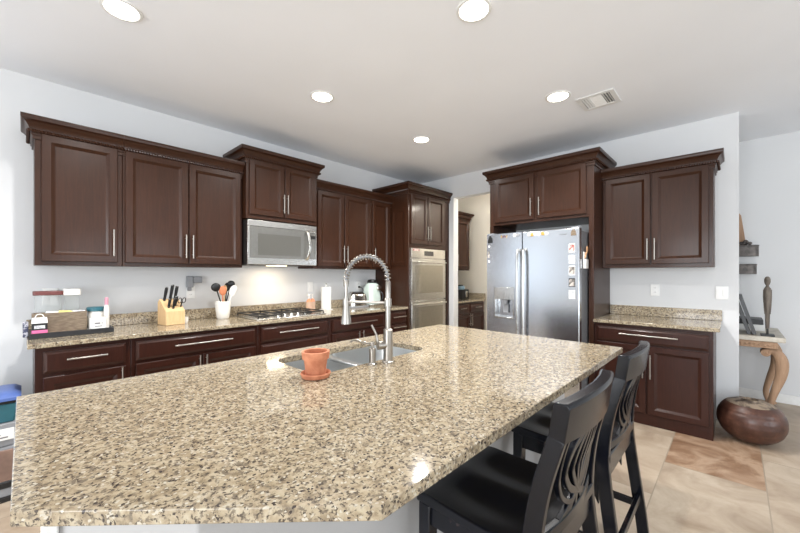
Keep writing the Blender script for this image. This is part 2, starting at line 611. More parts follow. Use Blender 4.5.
CROWN = [(0, 0), (0.010, 0.0), (0.010, 0.022), (0.016, 0.026), (0.016, 0.040), (0.022, 0.044), (0.024, 0.060), (0.030, 0.078),
         (0.042, 0.098), (0.056, 0.112), (0.062, 0.114), (0.066, 0.124), (0.066, 0.145), (0, 0.145)]
def offset_path(path, off):
    P = [Vector((a, b)) for a, b in path]
    out = []
    for i, p in enumerate(P):
        ns = []
        for (a, b) in ((i - 1, i), (i, i + 1)):
            if a < 0 or b >= len(P): continue
            t = (P[b] - P[a]).normalized()
            ns.append(Vector((t.y, -t.x)))
        if len(ns) == 1: out.append(p + ns[0] * off)
        else:
            m = (ns[0] + ns[1]).normalized()
            out.append(p + m * (off / max(m.dot(ns[0]), 0.2)))
    return out
def crown(mb, path, z, prof=CROWN):
    cols = [[(q.x, q.y, z + h) for q in offset_path(path, o)] for o, h in prof]
    rings = [[c[i] for c in cols] for i in range(len(path))]
    mb.loops(rings)
    return mb
def rope(mb, path, z, off=0.028, r=0.009):
    q = offset_path(path, off)
    pts = []
    for a, b in zip(q, q[1:]):
        n = max(2, int((b - a).length / 0.0045))
        pts += [(*(a.lerp(b, k / n)), z) for k in range(n)]
    pts.append((*q[-1], z))
    N = len(pts)
    # twisted three-lobed rope
    mb.tube(pts, [r * (1.0 + 0.35 * math.cos(2 * PI * k / 4.0)) for k in range(N)], 6)
    return mb

def cabinet(name, label, org, rz, w, d, z0, z1, fronts, mat='cab', toe=0.0, face_dark=None, crown_at=None, crown_sides=(True, True), crown_path=None, group=None):
    """local x runs left to right seen from the front, y = 0 is the face of the carcass, +y goes back"""
    t = thing(name, label, 'cabinet', (org[0], org[1], 0), rz, group)
    mb = MB()
    if toe:
        mb.box(0, w, 0, d, toe, z1); mb.box(0.0, w, 0.06, d, 0, toe)
    else:
        mb.box(0, w, 0, d, z0, z1)
    mb.build('body', mat, t, 0.0025)
    for f in fronts:
        kind, x0, x1, a, b = f[:5]
        m = MB()
        if kind == 'door':
            door_mesh(m, x0, x1, a, b, -0.001)
            o = m.build('door', mat, t, smooth=25)
            if len(f) > 5:
                hx, hz, hl = f[5]
                bar_handle(o, (hx, hz), hl, True, -0.02)
        else:
            drawer_mesh(m, x0, x1, a, b, -0.001)
            o = m.build('drawer', mat, t, smooth=25)
            if len(f) > 5:
                hx, hz, hl = f[5]
                bar_handle(o, (hx, hz), hl, False, -0.02)
    if crown_at is not None:
        path = list(crown_path or [])
        if crown_path: pass
        elif crown_sides[0]: path.append((0, d))
        if not crown_path:
            path += [(0, 0), (w, 0)]
            if crown_sides[1]: path.append((w, d))
        cm = crown(MB(), path, crown_at).build('crown_moulding', mat, t, smooth=30)
        rope(MB(), path, crown_at + 0.050).build('rope_trim', mat, cm)
    return t

LW = dict(rz=0.0)                     # left wall: local x = world x
Uz0, Uz1 = 1.41, 2.40
YU = 3.467; UD = YW - 0.004 - YU
# --- upper cabinets along the cooktop wall
def uh(x): return (x, 1.585, 0.20)
cabinet('upper_cabinet', 'dark wood upper cabinet with a single door, leftmost, above the tray and canisters', (0.054, YU), 0, 0.476, UD, Uz0, Uz1,
        [('door', 0.033, 0.446, 1.437, 2.31, uh(0.420))], crown_at=2.268, crown_path=[(0, UD), (0, 0), (0.477, 0)])
cabinet('upper_cabinet', 'dark wood two-door upper cabinet above the knife block, left of the microwave', (0.532, YU), 0, 0.922, UD, Uz0, Uz1,
        [('door', 0.014, 0.452, 1.437, 2.31, uh(0.430)), ('door', 0.462, 0.90, 1.437, 2.31, uh(0.484))], crown_at=2.268, crown_path=[(0, 0), (0.922, 0)])
YH = 3.39
cabinet('upper_cabinet', 'short two-door dark wood cabinet mounted right above the microwave', (1.458, YH), 0, 0.784, YW - 0.004 - YH, 1.885, 2.55,
        [('door', 0.028, 0.388, 1.925, 2.455, (0.372, 2.06, 0.19)), ('door', 0.398, 0.756, 1.925, 2.455, (0.414, 2.06, 0.19))],
        crown_at=2.413)
cabinet('upper_cabinet', 'dark wood two-door upper cabinet just right of the microwave', (2.245, YU), 0, 0.875, UD, Uz0, Uz1,
        [('door', 0.055, 0.428, 1.437, 2.31, uh(0.408)), ('door', 0.440, 0.852, 1.437, 2.31, uh(0.462))], crown_at=2.268, crown_path=[(0, 0), (0.876, 0)])
cabinet('upper_cabinet', 'narrow single-door dark wood upper cabinet beside the oven tower', (3.122, YU), 0, 0.376, UD, Uz0, Uz1,
        [('door', 0.018, 0.338, 1.437, 2.31, uh(0.040))], crown_at=2.268, crown_path=[(0, 0), (0.376, 0)])
# --- oven tower
YT = 3.15
T = thing('oven_cabinet', 'tall dark wood oven tower at the end of the cooktop wall', 'cabinet', (3.50, YT, 0))
TW = XW - 0.004 - 3.50
mb = MB()
mb.box(0, 0.02, 0, YW - 0.004 - YT, 0, 2.56); mb.box(TW - 0.06, TW, 0, YW - 0.004 - YT, 0, 2.56)
mb.box(0.02, TW - 0.06, 0, YW - 0.004 - YT, 1.70, 2.56); mb.box(0.02, TW - 0.06, 0, YW - 0.004 - YT, 0, 0.36)
mb.box(0.02, TW - 0.06, 0.56, YW - 0.004 - YT, 0.36, 1.70)
mb.box(0.02, 0.035, 0, 0.05, 0.36, 1.70)
mb.build('body', 'cab', T, 0.002)
for (x0, x1, hx) in ((0.045, 0.388, 0.366), (0.40, 0.775, 0.424)):
    o = door_mesh(MB(), x0, x1, 1.755, 2.425, -0.001).build('door', 'cab', T, smooth=25)
    bar_handle(o, (hx, 1.91), 0.19, True, -0.02)
path = [(0, YW - 0.004 - YT), (0, 0), (TW, 0)]
cm = crown(MB(), path, 2.415).build('crown_moulding', 'cab', T, smooth=30)
rope(MB(), path, 2.465).build('rope_trim', 'cab', cm)
# applied panel on the tower's visible side
door_mesh(MB(), 0, 0.30, 1.46, 2.24, 0, 0.05).build('side_panel', 'cab', T, smooth=25)
sp = T.children[-1]
sp.rotation_euler = (0, 0, -PI / 2); sp.location = (0.0, 0.31, 0); sp.scale = (0.93, 0.3, 1)

OV = thing('double_wall_oven', 'stainless double wall oven built into the tall oven tower', 'oven', (3.536, YT, 0))
ow = 0.752
MB().box(0.0, ow, 0.0, 0.54, 0.37, 1.69).build('body', 'steel_h', OV, 0.002)
MB().box(0.0, ow, -0.028, 0.0, 1.565, 1.695).build('control_panel', 'steel_h', OV, 0.003)
cp = OV.children[-1]
MB().box(0.27, 0.47, -0.030, -0.027, 1.60, 1.665).build('display', 'darkglass', cp)
MB().box(0.03, 0.16, -0.031, -0.027, 1.66, 1.69).build('sticker', 'photored', cp)
for (z0, z1, nm) in ((0.995, 1.555, 'upper'), (0.40, 0.985, 'lower')):
    d = MB().box(0.0, ow, -0.035, -0.002, z0, z1).build('oven_door', 'steel_h', OV, 0.004)
    MB().box(0.07, ow - 0.07, -0.037, -0.034, z0 + 0.09, z1 - 0.085).build('window', 'ovenglass', d)
    hb = MB(); hb.cyl((0.05, -0.085, z1 - 0.045), (ow - 0.05, -0.085, z1 - 0.045), 0.010, n=12)
    for x in (0.08, ow - 0.08): hb.cyl((x, -0.034, z1 - 0.045), (x, -0.085, z1 - 0.045), 0.008, n=10)
    hb.build('handle', 'steel_h', d)

# --- microwave
MW = thing('microwave', 'stainless over-the-range microwave above the gas cooktop', 'microwave', (1.468, 3.375, 0))
mw = 0.766
MB().box(0, mw, 0.03, YW - 0.004 - 3.375, 1.437, 1.875).build('body', 'iron', MW, 0.002)
MB().box(0, mw, 0.0, 0.029, 1.815, 1.873).build('top_grille', 'steel_h', MW, 0.003)
d = MB().box(0, mw - 0.10, 0.0, 0.029, 1.442, 1.812).build('door', 'steel_h', MW, 0.003)
MB().box(0.02, mw - 0.105, -0.003, 0.001, 1.505, 1.812).build('door_glass', 'mwframe', d)
MB().box(0.10, mw - 0.20, -0.005, -0.002, 1.535, 1.745).build('window', 'mwglass', d)
hp = [(mw - 0.135, -0.004, 1.50), (mw - 0.130, -0.035, 1.53), (mw - 0.115, -0.052, 1.65), (mw - 0.130, -0.035, 1.78), (mw - 0.135, -0.004, 1.81)]
MB().tube(smooth_path(hp, 6), 0.013, 10, sect=[(-1, -0.5), (1, -0.5), (1, 0.5), (-1, 0.5)], up=(0, 1, 0)).build('handle', 'chrome', d, 0.002)
p = MB().box(mw - 0.098, mw, 0.0, 0.029, 1.442, 1.812).build('control_panel', 'steel_h', MW, 0.003)
MB().box(mw - 0.090, mw - 0.008, -0.002, 0.001, 1.51, 1.80).build('keypad', 'mwframe', p)
MB().box(mw - 0.088, mw - 0.014, -0.0035, -0.001, 1.73, 1.765).build('display', 'darkglass', p)
tl = MB().box(0.28, 0.48, 0.13, 0.20, 1.432, 1.438).build('task_light', 'hoodlens', MW)
lt = bpy.data.lights.new('task_lamp', 'AREA'); lt.shape = 'RECTANGLE'; lt.size = 0.20; lt.size_y = 0.07; lt.energy = 1.9; lt.color = (1.0, 0.82, 0.58)
lo = bpy.data.objects.new('task_lamp', lt); COL.objects.link(lo); lo.parent = MW; lo.location = (0.38, 0.165, 1.430)

# --- base cabinets along the cooktop wall (toe kick behind the island)
YB = 3.18; BD = YW - 0.004 - YB
DZ0, DZ1, OZ0, OZ1 = 0.718, 0.856, 0.115, 0.695
def base(label, x0, x1, fronts):
    return cabinet('base_cabinet', label, (x0, YB), 0, x1 - x0, BD, 0, 0.884, [(f[0], f[1] - x0, f[2] - x0, *f[3:]) if len(f) < 6 else
                   (f[0], f[1] - x0, f[2] - x0, f[3], f[4], (f[5][0] - x0, f[5][1], f[5][2])) for f in fronts], 'cab_dark', toe=0.1)
dh = 0.60
base('dark wood base cabinet at the left end under the tray of canisters', 0.050, 0.534,
     [('drawer', 0.087, 0.505, DZ0, DZ1, (0.298, 0.797, 0.205)), ('door', 0.087, 0.505, OZ0, OZ1, (0.482, dh, 0.19))])
base('wide dark wood base cabinet under the knife block and utensil crock', 0.536, 1.474,
     [('drawer', 0.563, 1.447, DZ0, DZ1, (1.02, 0.795, 0.43)), ('door', 0.563, 1.003, OZ0, OZ1, (0.982, dh, 0.19)), ('door', 1.010, 1.447, OZ0, OZ1, (1.032, dh, 0.19))])
base('dark wood base cabinet with deep drawers directly under the gas cooktop', 1.476, 2.258,
     [('drawer', 1.502, 2.232, DZ0, DZ1, (1.885, 0.795, 0.43)), ('drawer', 1.502, 2.232, 0.415, OZ1, (1.885, 0.60, 0.43)), ('drawer', 1.502, 2.232, OZ0, 0.405, (1.885, 0.30, 0.43))])
base('dark wood base cabinet under the toaster and paper towel', 2.260, 3.100,
     [('drawer', 2.294, 3.070, DZ0, DZ1, (2.69, 0.795, 0.47)), ('door', 2.294, 2.676, OZ0, OZ1, (2.650, dh, 0.19)), ('door', 2.686, 3.070, OZ0, OZ1, (2.712, dh, 0.19))])
base('narrow dark wood drawer cabinet next to the oven tower', 3.102, 3.498,
     [('drawer', 3.132, 3.482, DZ0, DZ1, (3.33, 0.797, 0.24)), ('drawer', 3.132, 3.482, 0.415, OZ1, (3.33, 0.665, 0.24)), ('drawer', 3.132, 3.482, OZ0, 0.405, (3.33, 0.36, 0.24))])

t = thing('countertop', 'speckled granite countertop with backsplash along the cooktop wall', 'countertop', (0.017, 3.147, 0.885))
MB().prism([(0, 0), (3.478, 0), (3.478, 0.642), (0, 0.642)], 0, 0.03).build('slab', 'granite', t, 0.004)
MB().box(0, 3.478, 0.621, 0.641, 0.0305, 0.128).build('backsplash', 'granite', t, 0.003)

# --- pantry behind the opening
cabinet('upper_cabinet', 'dark wood upper cabinet seen through the pantry opening', (4.60, YU), 0, 0.884, UD, Uz0, Uz1,
        [('door', 0.02, 0.436, 1.437, 2.27), ('door', 0.448, 0.862, 1.437, 2.27, (0.478, 1.585, 0.20))], crown_at=2.268, crown_sides=(False, True))
cabinet('base_cabinet', 'dark wood base cabinet with two drawers inside the pantry', (4.56, YB), 0, 0.936, BD, 0, 0.884,
        [('drawer', 0.02, 0.462, DZ0, DZ1, (0.245, 0.795, 0.16)), ('drawer', 0.478, 0.916, DZ0, DZ1, (0.70, 0.795, 0.19)),
         ('door', 0.02, 0.462, OZ0, OZ1, (0.44, dh, 0.19)), ('door', 0.478, 0.916, OZ0, OZ1, (0.502, dh, 0.19))], 'cab_dark', toe=0.1)
t = thing('countertop', 'granite countertop with backsplash in the pantry beyond the ovens', 'countertop', (4.552, 3.147, 0.885))
MB().box(0, 0.945, 0, 0.642, 0, 0.03).build('slab', 'granite', t, 0.004)
MB().box(0, 0.945, 0.621, 0.641, 0.0305, 0.128).build('backsplash', 'granite', t, 0.003)
MB().box(0.925, 0.945, 0.0, 0.62, 0.0305, 0.128).build('side_splash', 'granite', t, 0.003)

# --- fridge surround (faces -x): local x runs towards -y
RR = -PI / 2
FX = 3.818
F = thing('fridge_cabinet', 'dark wood cabinet bridging over the refrigerator with full-height side panels', 'cabinet', (FX, 2.124, 0), RR)
fw = 2.124 - 0.999; fd = XW - 0.004 - FX
MB().box(0, fw, 0, fd, 1.915, 2.55).build('body', 'cab', F, 0.002)
for x0, x1 in ((0, 0.045), (fw - 0.047, fw)):
    MB().box(x0, x1, -0.002, fd, 0, 1.916).build('side_panel', 'cab', F, 0.002)
for x0, x1, hx in ((0.072, 0.534, 0.510), (0.574, 1.058, 0.60)):
    o = door_mesh(MB(), x0, x1, 1.945, 2.445, -0.001).build('door', 'cab', F, smooth=25)
    bar_handle(o, (hx, 2.075), 0.19, True, -0.02)
path = [(0, fd), (0, 0), (fw, 0), (fw, fd)]
cm = crown(MB(), path, 2.413).build('crown_moulding', 'cab', F, smooth=30)
rope(MB(), path, 2.463).build('rope_trim', 'cab', cm)

# --- fridge
FRX = 3.56
R = thing('refrigerator', 'side-by-side stainless refrigerator with an ice and water dispenser', 'refrigerator', (FRX, 2.018, 0), RR)
rw, rh, dt = 2.018 - 1.056, 1.785, 0.075
MB().box(0.004, rw - 0.004, dt + 0.01, 0.845, 0.03, rh - 0.02).build('case', 'greyside', R, 0.004)
MB().box(0.01, rw - 0.01, dt * 0.5, dt + 0.02, 0.02, 0.10).build('kick_grille', 'black', R, 0.002)
seam = 2.018 - 1.611
mb = MB()
x0, x1, z0, z1 = 0.086, 0.322, 0.868, 1.208
# freezer door with a true recess for the dispenser
yf, yb = 0.0, dt
mb.box(0.0, x0, yf, yb, 0.105, rh); mb.box(x1, seam - 0.003, yf, yb, 0.105, rh)
mb.box(x0, x1, yf, yb, 0.105, z0); mb.box(x0, x1, yf, yb, z1, rh); mb.box(x0, x1, yf + 0.06, yb, z0, z1)
fz = mb.build('freezer_door', 'fridge', R, 0.0)
dsp = MB(); dsp.box(x0 + 0.004, x1 - 0.004, -0.003, 0.055, 1.075, z1 - 0.004); dsp.box(x0 + 0.004, x0 + 0.016, -0.003, 0.055, z0 + 0.004, 1.075)
dsp.box(x1 - 0.016, x1 - 0.004, -0.003, 0.055, z0 + 0.004, 1.075); dsp.box(x0 + 0.016, x1 - 0.016, -0.006, 0.055, z0 + 0.004, z0 + 0.02)
dp = dsp.build('dispenser_housing', 'steel', fz, 0.002)
mb = MB(); mb.lathe([(0.03, 0), (0.022, -0.05)], (0, 0, 0), 16, Matrix.Translation((x0 + 0.12, 0.03, 1.075)))
mb.box(x0 + 0.09, x0 + 0.15, 0.035, 0.045, 0.93, 1.02)
mb.build('dispenser_paddle', 'greyplastic', dp)
MB().box(x0 + 0.03, x0 + 0.205, -0.0045, -0.0028, 1.12, 1.17).build('control_strip', 'steel', dp)
fr = MB().box(seam + 0.003, rw, 0.0, dt, 0.105, rh).build('fridge_door', 'fridge', R, 0.008)
for (par, xx) in ((fz, seam - 0.03), (fr, seam + 0.034)):
    pts = [(xx, -0.002, 1.60), (xx, -0.045, 1.585), (xx, -0.062, 1.45), (xx, -0.066, 1.15), (xx, -0.062, 0.80), (xx, -0.045, 0.47), (xx, -0.002, 0.455)]
    MB().tube(smooth_path(pts, 6), 1.0, sect=[(-0.015, -0.008), (-0.006, 0.010), (0.006, 0.010), (0.015, -0.008)], up=(0, -1, 0)).build('handle', 'steel', par, 0.002)
mb = MB()
for x0 in (0.0, rw - 0.08): MB().box(x0, x0 + 0.08, 0.01, 0.09, rh - 0.0005, rh + 0.012).build('hinge_cover', 'greyplastic', R, 0.003)

# --- right-hand base and upper cabinets
cabinet('base_cabinet', 'dark wood base cabinet with one wide drawer, right of the refrigerator', (FX, 0.996), RR, 0.870, XW - 0.004 - FX, 0, 0.884,
        [('drawer', 0.027, 0.844, 0.722, 0.852, (0.431, 0.800, 0.43)), ('door', 0.027, 0.418, 0.105, 0.708, (0.398, 0.530, 0.21)),
         ('door', 0.432, 0.844, 0.105, 0.708, (0.454, 0.530, 0.21))], 'cab_dark')
t = thing('countertop', 'short granite countertop with backsplash right of the refrigerator', 'countertop', (3.783, 0.9975, 0.885), RR)
MB().box(0, 0.912, 0, XW - 0.001 - 3.783, 0, 0.03).build('slab', 'granite', t, 0.004)
MB().box(0.002, 0.912, XW - 0.021 - 3.783, XW - 0.001 - 3.783, 0.0305, 0.130).build('backsplash', 'granite', t, 0.003)
UX = 4.103
cabinet('upper_cabinet', 'dark wood two-door upper cabinet right of the refrigerator', (UX, 0.996), RR, 0.862, XW - 0.002 - UX, Uz0, Uz1,
        [('door', 0.032, 0.411, 1.445, 2.305, (0.389, 1.585, 0.20)), ('door', 0.424, 0.832, 1.445, 2.305, (0.446, 1.585, 0.20))],
        crown_at=2.265, crown_sides=(False, True))

# ---------------------------------------------------------------- island
outer = [(-0.016, 0.965), (0.462, 0.482), (2.425, 0.482), (2.468, 0.500), (2.468, 1.852), (-0.016, 1.852)]
outer = [(-0.016, 0.965), (0.462, 0.482), (2.43, 0.482), (2.47, 1.852), (-0.016, 1.852)]
hole = rrect(0.868, 1.625, 1.305, 1.705, 0.075)
IS = thing('island', 'pale grey kitchen island base carrying the big granite top', 'island', (0, 0, 0))
mb = MB()
mb.prism([(0.045, 1.00), (0.245, 0.80), (2.40, 0.80), (2.40, 0.99), (0.045, 1.06)], 0, 0.8825)
mb.build('knee_wall', 'island', IS, 0.004)
mb = MB()
mb.box(0.045, 2.40, 1.05, 1.07, 0.0, 0.8825); mb.box(0.045, 0.065, 1.07, 1.81, 0, 0.8825); mb.box(2.38, 2.40, 1.07, 1.81, 0, 0.8825)
mb.box(0.065, 2.38, 1.79, 1.81, 0.10, 0.8825); mb.box(0.065, 2.38, 1.73, 1.75, 0, 0.10)
mb.build('cabinet_box', 'cab_dark', IS, 0.002)
MB().box(0.025, 0.05, 0.985, 1.045, 0, 0.8825).build('corner_trim', 'white', IS, 0.004)
xx = 0.08
for k in range(4):
    o = MB(); door_mesh(o, 0.0, 0.55, 0.12, 0.85, 0.0); o = o.build('door', 'cab_dark', IS, smooth=25)
    o.rotation_euler = (0, 0, PI); o.location = (xx + 0.55, 1.811, 0)
    bar_handle(o, (0.05, 0.72), 0.19, True, -0.02)
    xx += 0.575
mb = MB(); mb.holed(outer, [hole], 0.885, 0.915)
t = mb.build('countertop', 'granite', None, 0.0025)
tag(t, 'large speckled granite island top with a clipped corner and sink cutout', 'countertop')

SK = thing('sink', 'double-bowl stainless undermount sink set in the island top', 'sink', (0, 0, 0))
def bowl(x0, x1, y0, y1, r, depth):
    top, bot = 0.8845, 0.8845 - depth
    rings = []
    for (i, z) in ((-0.012, top), (0.0, top), (0.004, top - 0.02), (0.012, bot + 0.03), (0.03, bot + 0.006), (0.06, bot)):
        rings.append([(p[0], p[1], z) for p in rrect(x0 + i, x1 - i, y0 + i, y1 - i, max(r - i * 0.5, 0.02))])
    return MB().loops(rings, True, False, True)
b1 = bowl(0.862, 1.172, 1.298, 1.712, 0.07, 0.20).build('bowl', 'sinksteel', SK)
b2 = bowl(1.202, 1.632, 1.298, 1.712, 0.07, 0.20).build('bowl', 'sinksteel', SK)
MB().prism([(1.165, 1.300), (1.209, 1.300), (1.209, 1.705), (1.165, 1.705)], 0.868, 0.8842).build('divider', 'sinksteel', SK, 0.005)
for b, cx in ((b1, 1.02), (b2, 1.40)):
    mb = MB(); mb.lathe([(0.042, 0.6846), (0.042, 0.688), (0.03, 0.687), (0.02, 0.6855)], (cx, 1.5, 0), 24); mb.build('drain', 'chrome', b)

# faucet
FA = thing('faucet', 'tall spring-neck pull-down faucet at the sink edge of the island', 'faucet', (1.235, 1.245, 0.915))
dx, dy = -0.5, 0.866
MB().lathe([(0.030, 0.0), (0.030, 0.005), (0.0235, 0.009), (0.023, 0.16), (0.018, 0.165)], n=24).build('body', 'nickel', FA)
MB().lathe([(0.0135, 0.160), (0.0135, 0.272), (0.018, 0.275), (0.018, 0.311), (0.0135, 0.314), (0.0135, 0.395), (0.010, 0.40)], n=20).build('pole', 'nickel', FA)
mb = MB()
mb.tube([(0.015 * dx, 0.015 * dy, 0.293), (0.11 * dx, 0.11 * dy, 0.293), (0.205 * dx, 0.205 * dy, 0.293)], 0.0065, 10)
mb.lathe([(0.018, 0.277), (0.018, 0.309)], (0.22 * dx, 0.22 * dy, 0), 18)
mb.build('docking_arm', 'nickel', FA)
arc = []
for k in range(0, 41):
    a = PI * k / 40
    r = 0.11 - 0.11 * math.cos(a)
    arc.append(Vector((r * dx, r * dy, 0.402 + 0.118 * math.sin(a))))
for k in range(1, 5): arc.append(Vector((0.22 * dx, 0.22 * dy, 0.402 - 0.006 * k)))
MB().tube(arc, 0.0065, 10).build('hose', 'greyplastic', FA)
# coil spring around the hose
cl = []
turns = 24
side = Vector((-dy, dx, 0))
L = len(arc) - 1
NS = turns * 12
for k in range(NS + 1):
    f = k / NS * L
    i = min(int(f), L - 1)
    p = arc[i].lerp(arc[i + 1], f - i)
    tt = (arc[i + 1] - arc[i]).normalized()
    nn = side.cross(tt)
    a = 2 * PI * k / 12
    cl.append(p + (side * math.cos(a) + nn * math.sin(a)) * 0.0128)
MB().tube(cl, 0.0031, 6).build('spring', 'nickel', FA)
mb = MB(); c = (0.22 * dx, 0.22 * dy, 0)
mb.lathe([(0.008, 0.305), (0.008, 0.375)], c, 14); mb.lathe([(0.0135, 0.37), (0.0135, 0.402)], c, 16)
mb.build('supply_tube', 'nickel', FA)
MB().lathe([(0.018, 0.180), (0.0265, 0.182), (0.025, 0.20), (0.0185, 0.24), (0.0145, 0.275), (0.0145, 0.311)], c, 20).build('spray_head', 'nickel', FA)
mb = MB()
mb.tube([(-0.01, 0.005, 0.085), (-0.050, 0.022, 0.085)], 0.021, 18)
mb.build('valve', 'nickel', FA)
mb = MB(); mb.tube([(-0.045, 0.022, 0.09), (-0.052, 0.030, 0.14), (-0.068, 0.045, 0.185)], [0.007, 0.006, 0.006], 10)
mb.build('lever', 'nickel', FA)
SD = thing('soap_dispenser', 'small nickel soap dispenser with a thin spout beside the faucet', 'soap dispenser', (1.152, 1.268, 0.915))
MB().lathe([(0.022, 0), (0.022, 0.005), (0.0165, 0.009), (0.0165, 0.075), (0.012, 0.078)], n=18).build('body', 'nickel', SD)
mb = MB(); mb.lathe([(0.006, 0.075), (0.006, 0.095), (0.013, 0.097), (0.013, 0.106), (0.006, 0.108)], n=14)
mb.tube(smooth_path([(0, 0, 0.100), (-0.03, 0.022, 0.104), (-0.065, 0.05, 0.118), (-0.085, 0.065, 0.112)], 5), [0.0048] * 15 + [0.0040], 8)
mb.build('pump_spout', 'nickel', SD)

FP = thing('flower_pot', 'empty terracotta flower pot standing on the island beside the sink', 'flower pot', (0.846, 1.285, 0.915))
FP.scale = (0.84, 0.84, 0.93)
MB().lathe([(0.048, 0.012), (0.058, 0.085), (0.066, 0.086), (0.069, 0.118), (0.064, 0.120), (0.058, 0.118), (0.054, 0.09), (0.044, 0.025), (0.02, 0.022)], n=36).build('pot', 'terracotta', FP)
MB().lathe([(0.055, 0), (0.068, 0.003), (0.075, 0.020), (0.072, 0.025), (0.066, 0.020), (0.060, 0.009), (0.02, 0.008)], n=36).build('saucer', 'terracotta', FP)

# ---------------------------------------------------------------- bar stools
def make_stool():
    S = thing('bar_stool', 'black wooden bar stool with curved openwork back, nearest to the viewer', 'stool', (1.078, 0.54, 0), 0, 'black bar stools at the island')
    # saddle seat
    nx, ny = 18, 16
    mb = MB()
    def half(v): return 0.213 + 0.007 * v           # narrower at the back (v 0 front, 1 back)
    def zt(u, v):
        d = 0.012 * math.exp(-((abs(u) - 0.45) / 0.33) ** 2) * (0.35 + math.sin(PI * min(1, v * 1.05)))
        d += 0.006 * math.sin(PI * v) - 0.004 * (1 - min(1, v * 4)) * 0
        return 0.662 - d - 0.012 * max(0, (0.12 - v) / 0.12) ** 2
    G = [[mb.bm.verts.new((half(v / ny) * (2 * u / nx - 1), 0.205 - 0.405 * v / ny, zt(2 * u / nx - 1, v / ny))) for u in range(nx + 1)] for v in range(ny + 1)]
    B = [[mb.bm.verts.new((p.co.x, p.co.y, 0.624)) for p in row] for row in G]
    for v in range(ny):
        for u in range(nx):
            mb.face((G[v][u], G[v][u + 1], G[v + 1][u + 1], G[v + 1][u])); mb.face((B[v][u + 1], B[v][u], B[v + 1][u], B[v + 1][u + 1]))
    for v in range(ny):
        mb.face((G[v][0], G[v + 1][0], B[v + 1][0], B[v][0])); mb.face((G[v + 1][nx], G[v][nx], B[v][nx], B[v + 1][nx]))
    for u in range(nx):
        mb.face((G[0][u + 1], G[0][u], B[0][u], B[0][u + 1])); mb.face((G[ny][u], G[ny][u + 1], B[ny][u + 1], B[ny][u]))
    mb.build('seat', 'blackpaint', S, 0.006, 50)
    sq = [(-1, -1), (1, -1), (1, 1), (-1, 1)]
    for s in (-1, 1):
        MB().tube([(s * 0.198, 0.190, 0), (s * 0.190, 0.178, 0.3), (s * 0.190, 0.172, 0.625)], [0.016, 0.020, 0.022], sect=sq, up=(0, 1, 0)).build('leg', 'blackpaint', S, 0.003)
    st = [(-0.250, 0), (-0.222, 0.25), (-0.182, 0.55), (-0.176, 0.68), (-0.194, 0.82), (-0.230, 0.955)]
    sx_ = [0.232, 0.230, 0.222, 0.217, 0.207, 0.195]
    for s in (-1, 1):
        pts = smooth_path([(s * q, y, z) for q, (y, z) in zip(sx_, st)], 6)
        MB().tube(pts, [1.0 - 0.12 * max(0, (p.z - 0.7) / 0.25) for p in pts], sect=[(-0.0125, -0.023), (0.0125, -0.023), (0.0125, 0.023), (-0.0125, 0.023)], up=(0, 1, 0)).build('stile', 'blackpaint', S, 0.003)
    def back_y(x, z):
        k = [(-0.176, 0.66), (-0.194, 0.82), (-0.230, 0.955), (-0.241, 1.03)]
        y = k[-1][0]
        for (ya, za), (yb, zb) in zip(k, k[1:]):
            if z <= zb:
                y = ya + (yb - ya) * (z - za) / (zb - za); break
        return y - 0.024 * (1 - min(1, (x / 0.205) ** 2))
    # bowed top rail
    n = 20
    rings = []
    for i in range(n + 1):
        x = -0.206 + 0.412 * i / n
        zz = 1.042 + 0.006 * (1 - (x / 0.21) ** 2)
        yb_, yt = back_y(x, 0.945), back_y(x, 1.03)
        rings.append([(x, yb_ + 0.0195, 0.945), (x, yt + 0.0195, zz - 0.006), (x, yt + 0.015, zz), (x, yt - 0.015, zz), (x, yt - 0.0205, zz - 0.008), (x, yb_ - 0.0205, 0.945)])
    MB().loops(rings).build('top_rail', 'blackpaint', S, 0.003)
    rings = []
    for i in range(n + 1):
        x = -0.206 + 0.412 * i / n
        y = back_y(x, 0.69)
        rings.append([(x, y + 0.010, 0.668), (x, y + 0.010, 0.698), (x, y - 0.010, 0.698), (x, y - 0.010, 0.668)])
    MB().loops(rings).build('lower_rail', 'blackpaint', S, 0.003)
    mb = MB()
    def strip(pts, w):
        P = smooth_path([(x, 0, z) for x, z in pts], 7)
        P = [Vector((p.x, back_y(p.x, p.z), p.z)) for p in P]
        mb.tube(P, 1.0, sect=[(-w, -0.007), (w, -0.007), (w, 0.007), (-w, 0.007)], up=(0, 1, 0))
    for s in (-1, 1):
        strip([(s * 0.050, 0.95), (s * 0.100, 0.895), (s * 0.104, 0.83), (s * 0.060, 0.77), (s * -0.010, 0.735), (s * -0.100, 0.69)], 0.0105)
        strip([(s * 0.020, 0.95), (s * 0.056, 0.895), (s * 0.060, 0.83), (s * 0.026, 0.775), (s * -0.020, 0.735), (s * -0.055, 0.69)], 0.0095)
        strip([(s * 0.008, 0.95), (s * 0.020, 0.87), (s * 0.012, 0.79), (0, 0.735), (0, 0.69)], 0.0075)
        strip([(s * 0.150, 0.95), (s * 0.148, 0.87), (s * 0.120, 0.78), (s * 0.070, 0.735), (s * 0.02, 0.72)], 0.007)
    mb.build('back_splat', 'blackpaint', S, 0.002)
